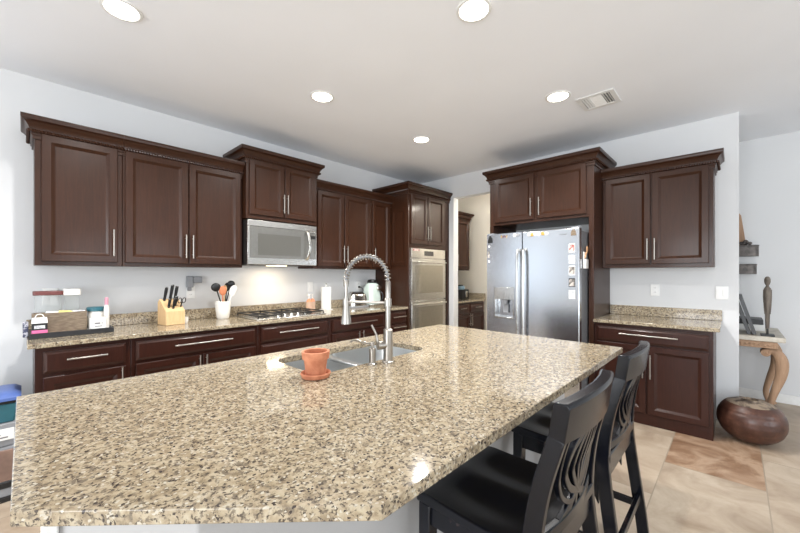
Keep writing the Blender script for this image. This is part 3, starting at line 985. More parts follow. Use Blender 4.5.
    for s in (-1, 1):
        MB().box(s * 0.193 - 0.010, s * 0.193 + 0.010, -0.165, 0.165, 0.563, 0.624).build('apron', 'blackpaint', S, 0.002)
        br = [(0, 0), (0.10, 0), (0.085, -0.02), (0.05, -0.03), (0.025, -0.07), (0, -0.12)]
        rot = Matrix(((0, 0, 1, s * 0.193), (1, 0, 0, -0.155), (0, 1, 0, 0.564), (0, 0, 0, 1)))
        MB().prism(br, -0.009, 0.009, rot).build('bracket', 'blackpaint', S, 0.002)
        MB().box(s * 0.198 - 0.009, s * 0.198 + 0.009, -0.210, 0.172, 0.275, 0.305).build('stretcher', 'blackpaint', S, 0.002)
    MB().box(-0.18, 0.18, 0.160, 0.180, 0.563, 0.624).build('apron', 'blackpaint', S, 0.002)
    MB().box(-0.205, 0.205, -0.192, -0.174, 0.563, 0.624).build('apron', 'blackpaint', S, 0.002)
    MB().box(-0.185, 0.185, 0.168, 0.192, 0.19, 0.225).build('footrest', 'blackpaint', S, 0.002)
    MB().box(-0.222, 0.222, -0.228, -0.210, 0.30, 0.33).build('stretcher', 'blackpaint', S, 0.002)
    return S
stool = make_stool()
copy_tree(stool, (1.750, 0.545, 0), 'black wooden bar stool with curved openwork back, farther from the viewer')

# ---------------------------------------------------------------- things on the cooktop counter
CT = 0.915
TR = thing('tray', 'long black tray at the left end of the cooktop counter', 'tray', (0.028, 3.385, CT))
mb = MB()
mb.box(0, 0.44, 0, 0.30, 0.0, 0.008); mb.box(0, 0.44, 0, 0.010, 0.008, 0.036); mb.box(0, 0.44, 0.29, 0.30, 0.008, 0.036)
mb.box(0, 0.010, 0.01, 0.29, 0.008, 0.036); mb.box(0.43, 0.44, 0.01, 0.29, 0.008, 0.036)
mb.build('rim', 'black', TR, 0.002)
MB().box(0.011, 0.429, 0.011, 0.289, 0.0085, 0.012).build('liner', 'white', TR)
BX = thing('storage_box', 'long open brown box standing in the black tray', 'box', (0.042, 3.50, CT + 0.0125))
mb = MB()
mb.box(0, 0.285, 0, 0.008, 0, 0.148); mb.box(0, 0.285, 0.072, 0.08, 0, 0.148); mb.box(0, 0.008, 0.008, 0.072, 0, 0.148); mb.box(0.277, 0.285, 0.008, 0.072, 0, 0.148)
mb.box(0.008, 0.277, 0.008, 0.072, 0, 0.11)
mb.build('body', 'boxwood', BX, 0.0015)
for k, (xx, w_) in enumerate(((0.105, 0.08), (0.17, 0.085))):
    o = MB().box(-w_ / 2, w_ / 2, -0.022, 0.022, 0, 0.045).build('wrapper_packet', 'yellow' if k else 'paper', None, 0.01)
    o.location = (0.042 + xx, 3.54, CT + 0.1235); o.rotation_euler = (0, 0.06, 0.03)
    tag(o, ('pale' if not k else 'yellow') + ' packet sticking out of the long brown box', 'packet')
o = MB().box(-0.045, 0.045, -0.02, 0.02, 0, 0.043).build('wrapper_packet', 'photopale', None, 0.008)
o.location = (0.275, 3.54, CT + 0.1235)
tag(o, 'pale blue packet at the right end of the long brown box', 'packet')
for (x0, x1, top, lid, col_, lab) in ((0.055, 0.198, 1.195, 0.030, 'redlid', 'tall clear canister with a dark red lid behind the brown box'),
                                     (0.212, 0.296, 1.190, 0.050, 'ceramic', 'tall clear canister with a white lid behind the brown box')):
    c = thing('canister', lab, 'canister', ((x0 + x1) / 2, 3.655, CT + 0.0125 if False else CT), 0, 'clear canisters on the counter')
    hw = (x1 - x0) / 2
    hz = top - CT
    mb = MB()
    outer_ = rrect(-hw, hw, -0.045, 0.045, 0.015, 4); inner = rrect(-hw + 0.004, hw - 0.004, -0.041, 0.041, 0.012, 4)
    mb.loops([[(p[0], p[1], 0) for p in outer_], [(p[0], p[1], hz) for p in outer_], [(p[0], p[1], hz) for p in inner], [(p[0], p[1], 0.006) for p in inner]])
    mb.build('jar', 'glass', c)
    MB().prism(rrect(-hw - 0.008, hw + 0.008, -0.052, 0.052, 0.016, 4), hz, hz + lid).build('lid', col_, c, 0.004)
    if col_ == 'redlid':
        MB().box(-hw + 0.006, hw - 0.006, -0.039, 0.039, 0.007, 0.10).build('contents', 'blockwood', c, 0.004)
    else:
        MB().box(-hw + 0.006, hw - 0.006, -0.039, 0.039, 0.007, 0.13).build('contents', 'paper', c, 0.004)
PB = thing('gift_box', 'small pink, black and white carry box at the left of the black tray', 'box', (0.078, 3.44, CT + 0.0125))
MB().box(-0.038, 0.038, -0.028, 0.028, 0, 0.042).build('lower_band', 'pink', PB, 0.001)
MB().box(-0.038, 0.038, -0.028, 0.028, 0.0422, 0.088).build('upper_band', 'black', PB, 0.001)
ub = PB.children[-1]
MB().box(-0.026, 0.026, -0.0292, -0.0285, 0.053, 0.074).build('label', 'photopale', ub)
MB().loops([[(-0.039, -0.029, 0.0885), (0.039, -0.029, 0.0885), (0.039, 0.029, 0.0885), (-0.039, 0.029, 0.0885)],
            [(-0.036, -0.012, 0.125), (0.036, -0.012, 0.125), (0.036, 0.012, 0.125), (-0.036, 0.012, 0.125)]]).build('lid', 'paper', PB, 0.001)
MB().tube(smooth_path([(-0.022, 0, 0.124), (-0.014, 0, 0.143), (0.0, 0, 0.148), (0.014, 0, 0.143), (0.022, 0, 0.124)], 5), 0.003, 6).build('handle', 'paper', PB)
PO = tag(MB().box(-0.014, 0.014, -0.03, 0.03, 0, 0.105).build('packet', m_two_tone('blue_patterned_paper', (70, 74, 96), (198, 198, 206), 55, 0.46, 0.54, 0.6), None, 0.004),
         'small blue patterned packet standing left of the black tray', 'packet')
PO.location = (0.0365 - 0.024, 3.55, CT)
TB = thing('tub', 'square white tub with grey print at the right end of the black tray', 'tub', (0.381, 3.435, CT + 0.0125))
MB().box(-0.046, 0.046, -0.036, 0.036, 0, 0.10).build('body', 'paper', TB, 0.008)
mb = MB(); mb.box(-0.022, 0.010, -0.0372, -0.0362, 0.055, 0.066); mb.box(0.016, 0.028, -0.0372, -0.0362, 0.057, 0.063); mb.box(-0.02, 0.022, -0.0372, -0.0362, 0.036, 0.042)
mb.build('print', 'label', TB)
TL = thing('jar', 'squat cream jar with a teal lid behind the white tub', 'jar', (0.385, 3.56, CT + 0.0125))
MB().lathe([(0.045, 0), (0.050, 0.01), (0.050, 0.135), (0.046, 0.14)], n=24).build('body', 'ceramic', TL)
MB().lathe([(0.056, 0.1402), (0.057, 0.166), (0.05, 0.170)], n=24).build('lid', 'teal', TL)
BT = thing('squeeze_bottle', 'slim white bottle with a pink cap leaning right of the white tub', 'bottle', (0.448, 3.48, CT + 0.0125))
MB().lathe([(0.018, 0.0), (0.020, 0.01), (0.021, 0.15), (0.016, 0.185)], n=18).build('body', 'ceramic', BT)
MB().lathe([(0.014, 0.185), (0.014, 0.235), (0.009, 0.243)], n=16).build('cap', 'palepink', BT)
BT.location = (0.440, 3.505, CT + 0.0125); BT.scale = (0.85, 0.85, 1)

# knife block
KB = thing('knife_block', 'slanted light wood knife block on the cooktop counter', 'knife block', (0.880, 3.555, CT), math.radians(10))
prof = [(-0.085, 0), (0.075, 0), (0.062, 0.092), (-0.028, 0.205), (-0.085, 0.145)]
# profile in the local x-z plane extruded along y; the sloping face looks to +x / up
MB().prism([(0.0, 0.0), (0.155, 0.0), (0.155, 0.118), (0.035, 0.220), (0.0, 0.19)], -0.076, 0.076,
           Matrix(((0, 0, 1, 0), (-1, 0, 0, 0.07), (0, 1, 0, 0), (0, 0, 0, 1))) @ Matrix.Translation((0, 0, 0))).build('block', 'blockwood', KB, 0.004)
# -> depth axis is local -y: the low face is at the front (towards the island)
MB().box(-0.045, 0.045, -0.0868, -0.0855, 0.03, 0.075).build('emblem_panel', 'blockwood', KB)
nrm = Vector((0, -0.67, 0.742))
def knife(x, t_, ln, r=0.010):
    base_ = Vector((x, 0.03 - 0.108 * t_, 0.216 - 0.092 * t_))
    mb = MB(); p0 = base_ - nrm * 0.004; p1 = base_ + nrm * ln
    upv = Vector((0, 0.45, 0.9))
    d_ = (nrm + Vector((0.12, 0.45, 0.5))).normalized()
    p1 = base_ + d_ * ln
    mb.tube([p0, base_ + d_ * ln * 0.3, base_ + d_ * ln * 0.7, p1], [r, r * 0.9, r * 1.1, r], 8)
    o = mb.build('knife', 'black', None)
    o.location = KB.location; o.rotation_euler = KB.rotation_euler
    m2 = MB(); m2.tube([p0 + d_ * 0.0045, p0 + d_ * 0.010], r * 1.12, 8); m2.build('bolster', 'chrome', o)
    m2 = MB(); m2.tube([p1 - d_ * 0.004, p1 + d_ * 0.003], r * 1.02, 8); m2.build('end_cap', 'chrome', o)
    return o
for (x, t_, ln, lab) in ((-0.044, 0.10, 0.115, 'leftmost of the three large black knives in the top row of the block'),
                         (0.000, 0.10, 0.135, 'middle of the three large black knives in the top row of the block'),
                         (0.038, 0.10, 0.120, 'rightmost of the three large black knives in the top row of the block'),
                         (-0.040, 0.72, 0.075, 'leftmost small black knife in the lower row of the block'),
                         (-0.008, 0.82, 0.085, 'second small black knife from the left in the lower row of the block'),
                         (0.018, 0.60, 0.080, 'third small black knife from the left in the lower row of the block')):
    tag(knife(x, t_, ln, 0.0125 if t_ < 0.5 else 0.011), lab, 'knife', 'knives in the knife block')
mb = MB()
for s in (-1, 1):
    c = Vector((0.056 + 0.017 * s, -0.050 - 0.02, 0.175 + 0.03))
    ring = [c + Vector((0.014 * math.cos(a), -0.35 * 0.02 * math.sin(a), 0.022 * math.sin(a))) for a in [2 * PI * k / 16 for k in range(16)]]
    mb.tube(ring, 0.0035, 6, closed=True)
mb.tube([(0.056, -0.07, 0.19), (0.056, -0.045, 0.14)], 0.006, 6)
o = mb.build('scissors', 'iron', None); o.location = KB.location; o.rotation_euler = KB.rotation_euler
tag(o, 'scissors with looped grips in the right side of the knife block', 'scissors')
CU = tag(MB().lathe([(0.024, 0), (0.03, 0.02), (0.031, 0.052), (0.028, 0.052), (0.026, 0.02), (0.01, 0.006)], n=20).build('cup', 'ceramic', None), 'tiny white cup tucked right behind the knife block', 'cup')
CU.location = (0.985, 3.56, CT)

# crock with utensils
CR = tag(MB().lathe([(0.048, 0), (0.056, 0.01), (0.066, 0.09), (0.070, 0.166), (0.066, 0.170), (0.062, 0.164), (0.058, 0.09), (0.048, 0.014), (0.02, 0.012)], n=32).build('utensil_crock', 'ceramic', None),
         'round white ceramic crock full of cooking utensils', 'crock')
CR.location = (1.335, 3.625, CT)
def utensil(name, lab, off, tip, head, mat, headmat=None):
    b = Vector((1.335 + off[0] * 0.5, 3.625 + off[1] * 0.5, CT + 0.014)); tp = Vector((1.335 + tip[0], 3.625 + tip[1], CT + tip[2]))
    mb = MB(); mb.tube([b, tp], 0.006, 8)
    o = mb.build(name, mat, None)
    o['label'] = lab; o['category'] = name.replace('_', ' '); o['group'] = 'utensils in the white crock'
    d = (tp - b).normalized()
    m2 = MB()
    yv = Vector((-0.34, -0.94, 0)); yv = (yv - d * yv.dot(d)).normalized(); xv = yv.cross(d)
    rot = Matrix((xv, yv, d)).transposed().to_4x4()
    c = tp + d * head[2] * 0.8
    m2.ball(c, head[0], head[1], head[2], 16, 10, rot)
    m2.build('head', headmat or mat, o)
    return o
utensil('ladle', 'black slotted ladle on the left of the white crock', (0.05, 0), (-0.062, -0.02, 0.275), (0.042, 0.02, 0.042), 'black')
utensil('spatula', 'orange silicone spatula in the middle of the white crock', (0.0, 0.02), (-0.014, -0.034, 0.235), (0.032, 0.010, 0.048), 'orange')
utensil('wooden_spoon', 'pale wooden spoon standing upright in the white crock', (0.02, 0.03), (0.020, 0.012, 0.255), (0.020, 0.008, 0.04), 'blockwood')
utensil('turner', 'black turner right of centre in the white crock', (0.0, -0.03), (0.048, 0.036, 0.27), (0.026, 0.008, 0.045), 'black')
utensil('scraper', 'white scraper leaning right out of the white crock', (0.0, -0.02), (0.068, -0.034, 0.225), (0.034, 0.010, 0.058), 'ceramic')
utensil('serving_spoon', 'tall black spoon at the right rear of the white crock', (0.0, 0.04), (0.078, 0.014, 0.315), (0.034, 0.012, 0.030), 'black')

# cooktop
CK = thing('cooktop', 'stainless gas cooktop with black grates set in the granite counter', 'cooktop', (1.485, 3.205, CT))
MB().prism(rrect(0, 0.762, 0, 0.52, 0.02, 4), 0.0003, 0.012).build('pan', 'steel_h', CK, 0.004)
for gx in (0.02, 0.262, 0.505):
    g = MB()
    w_ = 0.236
    y0_ = 0.03 if gx != 0.262 else 0.12
    for (a, b) in (((gx, y0_), (gx + w_, y0_)), ((gx, 0.49), (gx + w_, 0.49)), ((gx, y0_), (gx, 0.49)), ((gx + w_, y0_), (gx + w_, 0.49)), ((gx + w_ / 2, y0_), (gx + w_ / 2, 0.49)), ((gx, 0.26), (gx + w_, 0.26))):
        g.tube([(*a, 0.037), (*b, 0.037)], 0.0055, sect=[(-1, -1), (1, -1), (1, 1), (-1, 1)], up=(0, 0, 1))
    for a in ((gx, y0_), (gx + w_, y0_), (gx, 0.49), (gx + w_, 0.49)): g.cyl((*a, 0.012), (*a, 0.036), 0.007, n=8)
    g.build('grate', 'iron', CK)
for (bx, by) in ((0.138, 0.15), (0.138, 0.38), (0.38, 0.33), (0.623, 0.15), (0.623, 0.38)):
    MB().lathe([(0.05, 0.012), (0.05, 0.02), (0.036, 0.024), (0.036, 0.028), (0.03, 0.030)], (bx, by, 0), 20).build('burner', 'iron', CK)
for k in range(5):
    mb = MB(); mb.lathe([(0.023, 0.012), (0.022, 0.02), (0.018, 0.022), (0.016, 0.038), (0.012, 0.040)], (0.235 + k * 0.073, 0.062, 0), 18); mb.build('knob', 'chrome', CK)

# bottles, towel, toaster, coffee maker
for (bx, by, lab) in ((2.285, 3.61, 'peach hand soap bottle with a clear base, left one by the paper towel'), (2.352, 3.64, 'peach hand soap bottle with a clear base, right one by the paper towel')):
    b = thing('soap_bottle', lab, 'bottle', (bx, by, CT), 0, 'soap bottles by the cooktop')
    MB().prism(rrect(-0.028, 0.028, -0.022, 0.022, 0.008, 4), 0, 0.11).build('body', 'peach', b, 0.004)
    MB().loops([[(p[0], p[1], 0.1102) for p in rrect(-0.028, 0.028, -0.022, 0.022, 0.008, 4)], [(p[0], p[1], 0.145) for p in rrect(-0.010, 0.010, -0.010, 0.010, 0.008, 4)]]).build('shoulder', 'orange', b)
    mb = MB(); mb.cyl((0, 0, 0.145), (0, 0, 0.185), 0.006); mb.lathe([(0.013, 0.18), (0.013, 0.195), (0.008, 0.20)], n=14); mb.cyl((0, 0, 0.19), (-0.035, -0.01, 0.186), 0.005, n=8)
    mb.build('pump', 'ceramic', b)
PT = thing('paper_towel', 'upright roll of white paper towel right of the cooktop', 'paper towel', (2.535, 3.625, CT))
MB().lathe([(0.085, 0), (0.085, 0.008), (0.03, 0.012)], n=28).build('holder_base', 'ceramic', PT)
MB().lathe([(0.058, 0.0125), (0.06, 0.02), (0.06, 0.268), (0.057, 0.274), (0.02, 0.274)], n=32).build('roll', 'paper', PT)
mb = MB(); mb.cyl((0, 0, 0.27), (0, 0, 0.30), 0.006); mb.ball((0, 0, 0.308), 0.012); mb.build('finial', 'chrome', PT)
TO = thing('toaster', 'rounded chrome toaster on the cooktop counter', 'toaster', (2.99, 3.60, CT))
mb = MB()
rings = []
for (i, z) in ((0.004, 0.0), (0.0, 0.012), (0.0, 0.022)): rings.append([(p[0], p[1], z) for p in rrect(-0.165 + i, 0.165 - i, -0.095 + i, 0.095 - i, 0.05)])
mb.loops(rings); mb.build('base', 'greyplastic', TO)
mb = MB(); rings = []
for (i, z) in ((0.0, 0.022), (0.0, 0.12), (0.010, 0.165), (0.030, 0.19), (0.06, 0.20)): rings.append([(p[0], p[1], z) for p in rrect(-0.135 + i, 0.135 - i, -0.085 + i * 0.9, 0.085 - i * 0.9, max(0.05 - i * 0.5, 0.015))])
mb.loops(rings); tb = mb.build('shell', 'chrome', TO)
for y in (-0.03, 0.012): MB().box(-0.08, 0.08, y, y + 0.018, 0.1955, 0.2012).build('slot', 'black', tb)
mb = MB(); mb.box(0.1345, 0.150, -0.012, 0.012, 0.10, 0.118); mb.build('lever', 'black', TO, 0.003)
CM = thing('coffee_maker', 'pale mint coffee maker with a black top beside the oven tower', 'coffee maker', (3.29, 3.60, CT))
mb = MB(); rings = []
for (i, z) in ((0.006, 0.0), (0.0, 0.015), (0.0, 0.03)): rings.append([(p[0], p[1], z) for p in rrect(-0.135 + i, 0.135 - i, -0.11 + i, 0.12 - i, 0.06)])
mb.loops(rings); mb.build('base', 'steel', CM)
mb = MB(); rings = []
for (i, z) in ((0.0, 0.0305), (0.0, 0.12), (0.012, 0.26), (0.03, 0.30), (0.05, 0.315)): rings.append([(p[0] - 0.02, p[1], z) for p in rrect(-0.11 + i, 0.11 - i, -0.085 + i, 0.11 - i, 0.06)])
mb.loops(rings); mb.build('body', 'mint', CM)
MB().lathe([(0.062, 0.3155), (0.066, 0.33), (0.05, 0.355), (0.015, 0.362)], (-0.02, 0.01, 0), 24).build('lid', 'black', CM)
mb = MB(); mb.lathe([(0.036, 0), (0.036, 0.02), (0.02, 0.028)], (0, 0, 0), 20, Matrix.Translation((0.02, -0.076, 0.245)) @ Matrix.Rotation(PI / 2, 4, 'X')); mb.build('dial', 'chrome', CM)
mb = MB(); mb.tube(smooth_path([(0.045, -0.08, 0.20), (0.06, -0.12, 0.16), (0.058, -0.12, 0.10), (0.045, -0.085, 0.06)], 5), 0.008, 8); mb.build('handle', 'black', CM)

# pantry coffee machine
PC = thing('coffee_machine', 'small black pod coffee machine with a pale tank on the pantry counter', 'coffee maker', (5.24, 3.47, CT))
MB().prism(rrect(-0.14, 0.10, -0.10, 0.12, 0.03, 4), 0, 0.165).build('body', 'black', PC, 0.008)
MB().prism(rrect(-0.10, 0.05, -0.05, 0.09, 0.03, 4), 0.1655, 0.225).build('tank', 'smoked', PC, 0.004)
MB().prism(rrect(-0.05, 0.03, -0.03, 0.05, 0.02, 4), 0.2255, 0.243).build('cap', 'iron', PC, 0.004)
MB().box(-0.03, 0.03, -0.112, -0.101, 0.03, 0.14).build('front_strip', 'chrome', PC, 0.002)

# ---------------------------------------------------------------- outlets and switches
def plate(name, lab, loc, rz, w, h, kind):
    t = thing(name, lab, 'outlet' if 'outlet' in name else 'switch', loc, rz)
    MB().box(-w / 2, w / 2, -0.006, -0.0005, -h / 2, h / 2).build('cover_plate', 'plate', t, 0.002)
    if kind == 'outlet':
        for s in (-1, 1):
            f = MB().lathe([(0.016, 0), (0.016, 0.002)], (0, 0, 0), 16, Matrix.Translation((0, -0.006, s * 0.022)) @ Matrix.Rotation(PI / 2, 4, 'X')).build('socket', 'plate', t)
            m2 = MB()
            for q in (-1, 1): m2.box(q * 0.006 - 0.001, q * 0.006 + 0.001, -0.0088, -0.0078, s * 0.022 - 0.004, s * 0.022 + 0.005)
            m2.build('slot', 'black', f)
    else:
        n = max(1, round(w / 0.046) - 0)
        for k in range(kind):
            cx = (k - (kind - 1) / 2) * 0.046
            MB().box(cx - 0.016, cx + 0.016, -0.010, -0.006, -0.032, 0.032).build('rocker', 'plate', t, 0.001)
    return t
plate('light_switch', 'white double switch plate on the wall behind the clear canisters', (0.143, YW, 1.178), 0, 0.085, 0.125, 2)
plate('wall_outlet', 'white outlet holding the grey plug-in above the knife block', (1.100, YW, 1.175), 0, 0.072, 0.118, 'outlet')
PG = thing('plug_in_device', 'grey plug-in device hanging from the outlet above the knife block', 'plug-in', (1.088, YW - 0.0085, 1.20))
MB().box(-0.03, 0.022, -0.05, -0.0005, 0.02, 0.13).build('body', 'greyplastic', PG, 0.006)
MB().box(0.0225, 0.10, -0.042, -0.012, 0.062, 0.125).build('side_arm', 'greyplastic', PG, 0.006)
MB().box(-0.02, 0.012, -0.03, -0.0005, -0.01, 0.0195).build('plug', 'greyplastic', PG, 0.004)
plate('light_switch', 'white switch plate on the wall above the soap bottles', (2.415, YW, 1.190), 0, 0.072, 0.118, 1)
plate('wall_outlet', 'white outlet with a black cord behind the toaster', (3.180, YW, 1.190), 0, 0.076, 0.118, 'outlet')
PC_ = thing('power_cord', 'black cord plugged into the outlet behind the toaster', 'cord', (3.180, YW - 0.009, 1.17))
mb = MB(); mb.box(-0.012, 0.012, -0.025, -0.0005, -0.012, 0.012); mb.build('plug', 'black', PC_, 0.003)
MB().tube(smooth_path([(0, -0.024, 0), (0.03, -0.04, -0.02), (0.06, -0.05, -0.10), (0.065, -0.06, -0.20), (0.02, -0.06, -0.248), (-0.01, -0.055, -0.2505)], 6), 0.004, 7).build('wire', 'black', PC_)
plate('wall_outlet', 'white outlet on the wall under the right-hand upper cabinet', (XW, 0.594, 1.185), RR, 0.074, 0.118, 'outlet')
plate('light_switch', 'white double rocker switch near the right wall corner', (XW, 0.087, 1.175), RR, 0.088, 0.12, 2)

# ---------------------------------------------------------------- on the refrigerator
def magnet(name, lab, y, z, w, h, mat, group=None, border=None, cat='magnet'):
    t = MB()
    t.box(-0.003, -0.0004, -w / 2, w / 2, -h / 2, h / 2)
    o = t.build(name, mat, None); o.location = (FRX, y, z)
    tag(o, lab, cat, group)
    if border:
        b = MB(); b.box(-0.0036, -0.0031, -w / 2 + border, w / 2 - border, -h / 2 + border, h / 2 - border); b.build('picture', M['photo'], o)
    return o
names = ['topmost square photo magnet in the column on the refrigerator door', 'second photo magnet from the top on the refrigerator door',
         'middle photo magnet in the column on the refrigerator door', 'fourth photo magnet from the top on the refrigerator door', 'lowest photo magnet in the column on the refrigerator door']
for k, (z, m_) in enumerate(((1.594, 'photored'), (1.486, 'photopale'), (1.382, 'photo'), (1.268, 'photo'), (1.155, 'photopale'))):
    o = magnet('photo_magnet', names[k], 1.121, z, 0.056, 0.082 if k != 2 else 0.09, 'paper' if k in (1, 4) else ('frameblack' if k == 3 else 'paper'), 'photo magnets on the refrigerator')
    b = MB(); b.box(-0.0037, -0.0031, -0.024, 0.024, -0.034, 0.034); b.build('picture', m_, o)
mb = MB(); mb.prism([(-0.03, -0.035), (0.03, -0.04), (0.024, 0.0), (0.012, 0.038), (-0.008, 0.042), (-0.026, 0.01)], 0.0006, 0.008, Matrix(((0, 0, -1, 0), (1, 0, 0, 0), (0, 1, 0, 0), (0, 0, 0, 1))))
o = mb.build('magnet', 'black', None); o.location = (FRX, 1.975, 1.728); tag(o, 'black figure magnet at the upper left corner of the refrigerator', 'magnet')
for (z, h_, lab) in ((1.655, 0.022, 'small silver magnet below the black figure magnet'), (1.565, 0.075, 'narrow dark strip magnet on the left edge of the refrigerator'), (1.488, 0.028, 'small grey magnet under the dark strip magnet')):
    magnet('magnet', lab, 1.996 if h_ > 0.05 else 1.992, z, 0.022, h_, 'photo' if h_ > 0.05 else 'photopale')
for k, (y, c_) in enumerate(((1.842, 'gold'), (1.822, 'redlid'), (1.802, 'redlid'), (1.782, 'gold'))):
    mb = MB(); mb.box(-0.004, -0.0006, -0.003, 0.003, -0.014, 0.014); mb.box(-0.004, -0.0006, -0.008, 0.008, 0.008 if k % 2 else -0.004, 0.014 if k % 2 else 0.002)
    o = mb.build('letter_magnet', c_, None); o.location = (FRX, y, 1.752 - 0.004 * (k % 2))
    tag(o, ['leftmost small gold letter magnet', 'second small red letter magnet', 'third small red letter magnet', 'rightmost small gold letter magnet'][k] + ' on the freezer door top', 'magnet', 'letter magnets on the freezer door')
def flower(y, z, mat, lab):
    mb = MB()
    for k in range(6):
        a = PI * k / 3
        mb.ball((-0.0035, 0.012 * math.cos(a), 0.012 * math.sin(a)), 0.003, 0.008, 0.008, 8, 6)
    mb.ball((-0.005, 0, 0), 0.004, 0.007, 0.007, 8, 6)
    o = mb.build('flower_magnet', mat, None); o.location = (FRX, y, z)
    tag(o, lab, 'magnet', 'flower magnets along the refrigerator top')
flower(1.690, 1.758, 'ceramic', 'white flower magnet at the top of the freezer door near the seam')
flower(1.655, 1.758, 'greyplastic', 'grey flower magnet right by the freezer door edge')
for k, (y, c_) in enumerate(((1.535, 'ceramic'), (1.505, 'gold'), (1.472, 'ceramic'), (1.435, 'ceramic'), (1.395, 'gold'), (1.36, 'ceramic'))):
    flower(y, 1.752 - 0.003 * (k % 2), c_, ['leftmost white', 'first gold', 'second white', 'third white', 'second gold', 'rightmost white'][k] + ' flower magnet in the row on the right door top')
mb = MB(); mb.prism([(-0.024, -0.03), (0.024, -0.03), (0.02, 0.01), (0.0, 0.035), (-0.018, 0.012)], 0.0006, 0.007, Matrix(((0, 0, -1, 0), (1, 0, 0, 0), (0, 1, 0, 0), (0, 0, 0, 1))))
o = mb.build('magnet', 'boxwood', None); o.location = (FRX, 1.106, 1.742); tag(o, 'brown house-shaped magnet at the upper right corner of the refrigerator', 'magnet')
# script maker's mark (illegible in the photo): a joined row of little strokes
mb = MB()
pts = [(1.235 - 0.0045 * k, 1.728 + (0.010 if k % 3 == 0 else (-0.006 if k % 3 == 1 else 0.002))) for k in range(16)]
mb.tube([(-0.001, y, z) for y, z in pts], 0.0018, 6)
o = mb.build('badge', 'greyplastic', R)
o.parent = fr; o.matrix_parent_inverse = Matrix.Identity(4)
o.location = (0, 0, 0)
me = o.data
for v in me.vertices:      # world-sided strokes into the door's own frame
    v.co = Vector((2.018 - v.co.y, v.co.x, v.co.z))
# clip holder with spoons on the fridge's side
HY = 1.0605 - 0.0
HL = thing('magnetic_holder', 'white magnetic holder on the right side of the refrigerator', 'holder', (3.70, 1.0585, 1.40))
mb = MB(); mb.box(-0.038, 0.038, -0.012, -0.0004, 0.0, 0.16); mb.box(-0.038, 0.038, -0.030, -0.012, 0, 0.09)
HL.location = (3.715, 1.060, 1.40)
mb.build('pocket', 'ceramic', HL, 0.004)
mb = MB(); mb.tube([(3.69, 1.044, 1.50), (3.72, 1.040, 1.56)], 0.007, 8)
o = mb.build('wooden_spoon', 'spoonwood', None); tag(o, 'short wooden spoon leaning out of the white holder on the refrigerator side', 'spoon')
m2 = MB(); m2.ball((3.735, 1.038, 1.585), 0.024, 0.007, 0.034); m2.build('bowl', 'spoonwood', o)

# ---------------------------------------------------------------- hall corner: console, statue, frames, pot, shelf
CN = thing('console_table', 'carved console table with scrolled legs against the hall wall', 'table', (4.615, -0.31, 0))
MB().box(0, 0.80, -0.018, 1.30, 0.735, 0.78).build('top', 'topstone', CN, 0.006)
mb = MB(); mb.box(0.02, 0.78, 0.03, 1.28, 0.672, 0.7345); mb.build('apron', 'tanwood', CN, 0.006)
ag = MB()
for k in range(40): ag.ball((0.016, 0.05 + k * 0.031, 0.70), 0.006, 0.012, 0.010, 8, 6)
ag.build('beading', 'tanwood', CN.children[-1])
def scroll_leg(x, y, s):
    mb = MB()
    pts = [(0.0, 0.035, 0.655), (0.0, 0.075, 0.650), (0.0, 0.082, 0.615), (0.0, 0.050, 0.595), (0.0, 0.028, 0.620), (0.0, 0.050, 0.640)]
    body = smooth_path([(0, 0.018, 0.632), (0, -0.012, 0.642), (0, -0.055, 0.622), (0, -0.085, 0.545), (0, -0.080, 0.42), (0, -0.040, 0.27), (0, -0.012, 0.14), (0, -0.020, 0.06), (0, -0.05, 0.0)], 8)
    n = len(body)
    rad = []
    for i in range(n):
        f = i / (n - 1)
        rad.append(0.026 + 0.020 * math.exp(-((f - 0.38) / 0.22) ** 2) - 0.004 * f)
    mb.tube([Vector((x, y + s * p.y, p.z)) for p in body], rad, 14)
    m = Matrix.Rotation(PI / 2, 4, 'Y')
    mb.lathe([(0.012, -0.046), (0.034, -0.042), (0.036, 0.042), (0.012, 0.046)], (x, y + s * 0.018, 0.624), 18, m)
    mb.tube([(x - 0.044, y + s * 0.018 + 0.030 * (1 - k / 26) * math.cos(k * 0.5), 0.624 + 0.030 * (1 - k / 26) * math.sin(k * 0.5)) for k in range(24)], 0.005, 6)
    mb.ball((x, y - s * 0.045, 0.022), 0.034, 0.045, 0.022)
    return mb.build('leg', 'tanwood', CN)
scroll_leg(0.11, 0.085, 1); scroll_leg(0.70, 0.085, 1); scroll_leg(0.11, 1.21, -1); scroll_leg(0.70, 1.21, -1)

ST = thing('figurine', 'slim grey carved standing figure on a dark base on the console table', 'figurine', (4.70, -0.218, 0.78))
MB().box(-0.055, 0.055, -0.045, 0.045, 0, 0.016).build('base', 'black', ST, 0.003)
mb = MB(); mb.cyl((0, 0, 0.016), (0, 0, 0.07), 0.008)
mb.build('peg', 'iron', ST)
mb = MB()
prof = [(0.010, 0.060), (0.020, 0.075), (0.024, 0.14), (0.026, 0.22), (0.028, 0.29), (0.032, 0.35), (0.036, 0.41), (0.036, 0.435), (0.020, 0.452), (0.016, 0.462), (0.026, 0.475), (0.034, 0.495), (0.035, 0.515), (0.028, 0.535), (0.010, 0.546)]
rings = []
for r, z in prof:
    rings.append([(r * 0.70 * math.cos(2 * PI * k / 20) + (0.006 if z > 0.46 else 0), r * (0.86 if z < 0.45 else 0.82) * math.sin(2 * PI * k / 20), z) for k in range(20)])
mb.loops(rings)
mb.ball((-0.030, 0, 0.503), 0.008, 0.006, 0.010, 8, 6)
for s in (-1, 1):
    mb.tube([(0, s * 0.028, 0.425), (0.004, s * 0.030, 0.36), (0.0, s * 0.026, 0.27), (-0.006, s * 0.021, 0.20)], [0.010, 0.009, 0.008, 0.006], 10)
sb = mb.build('body', 'statue', ST); sb.scale = (0.8, 0.76, 1.0)
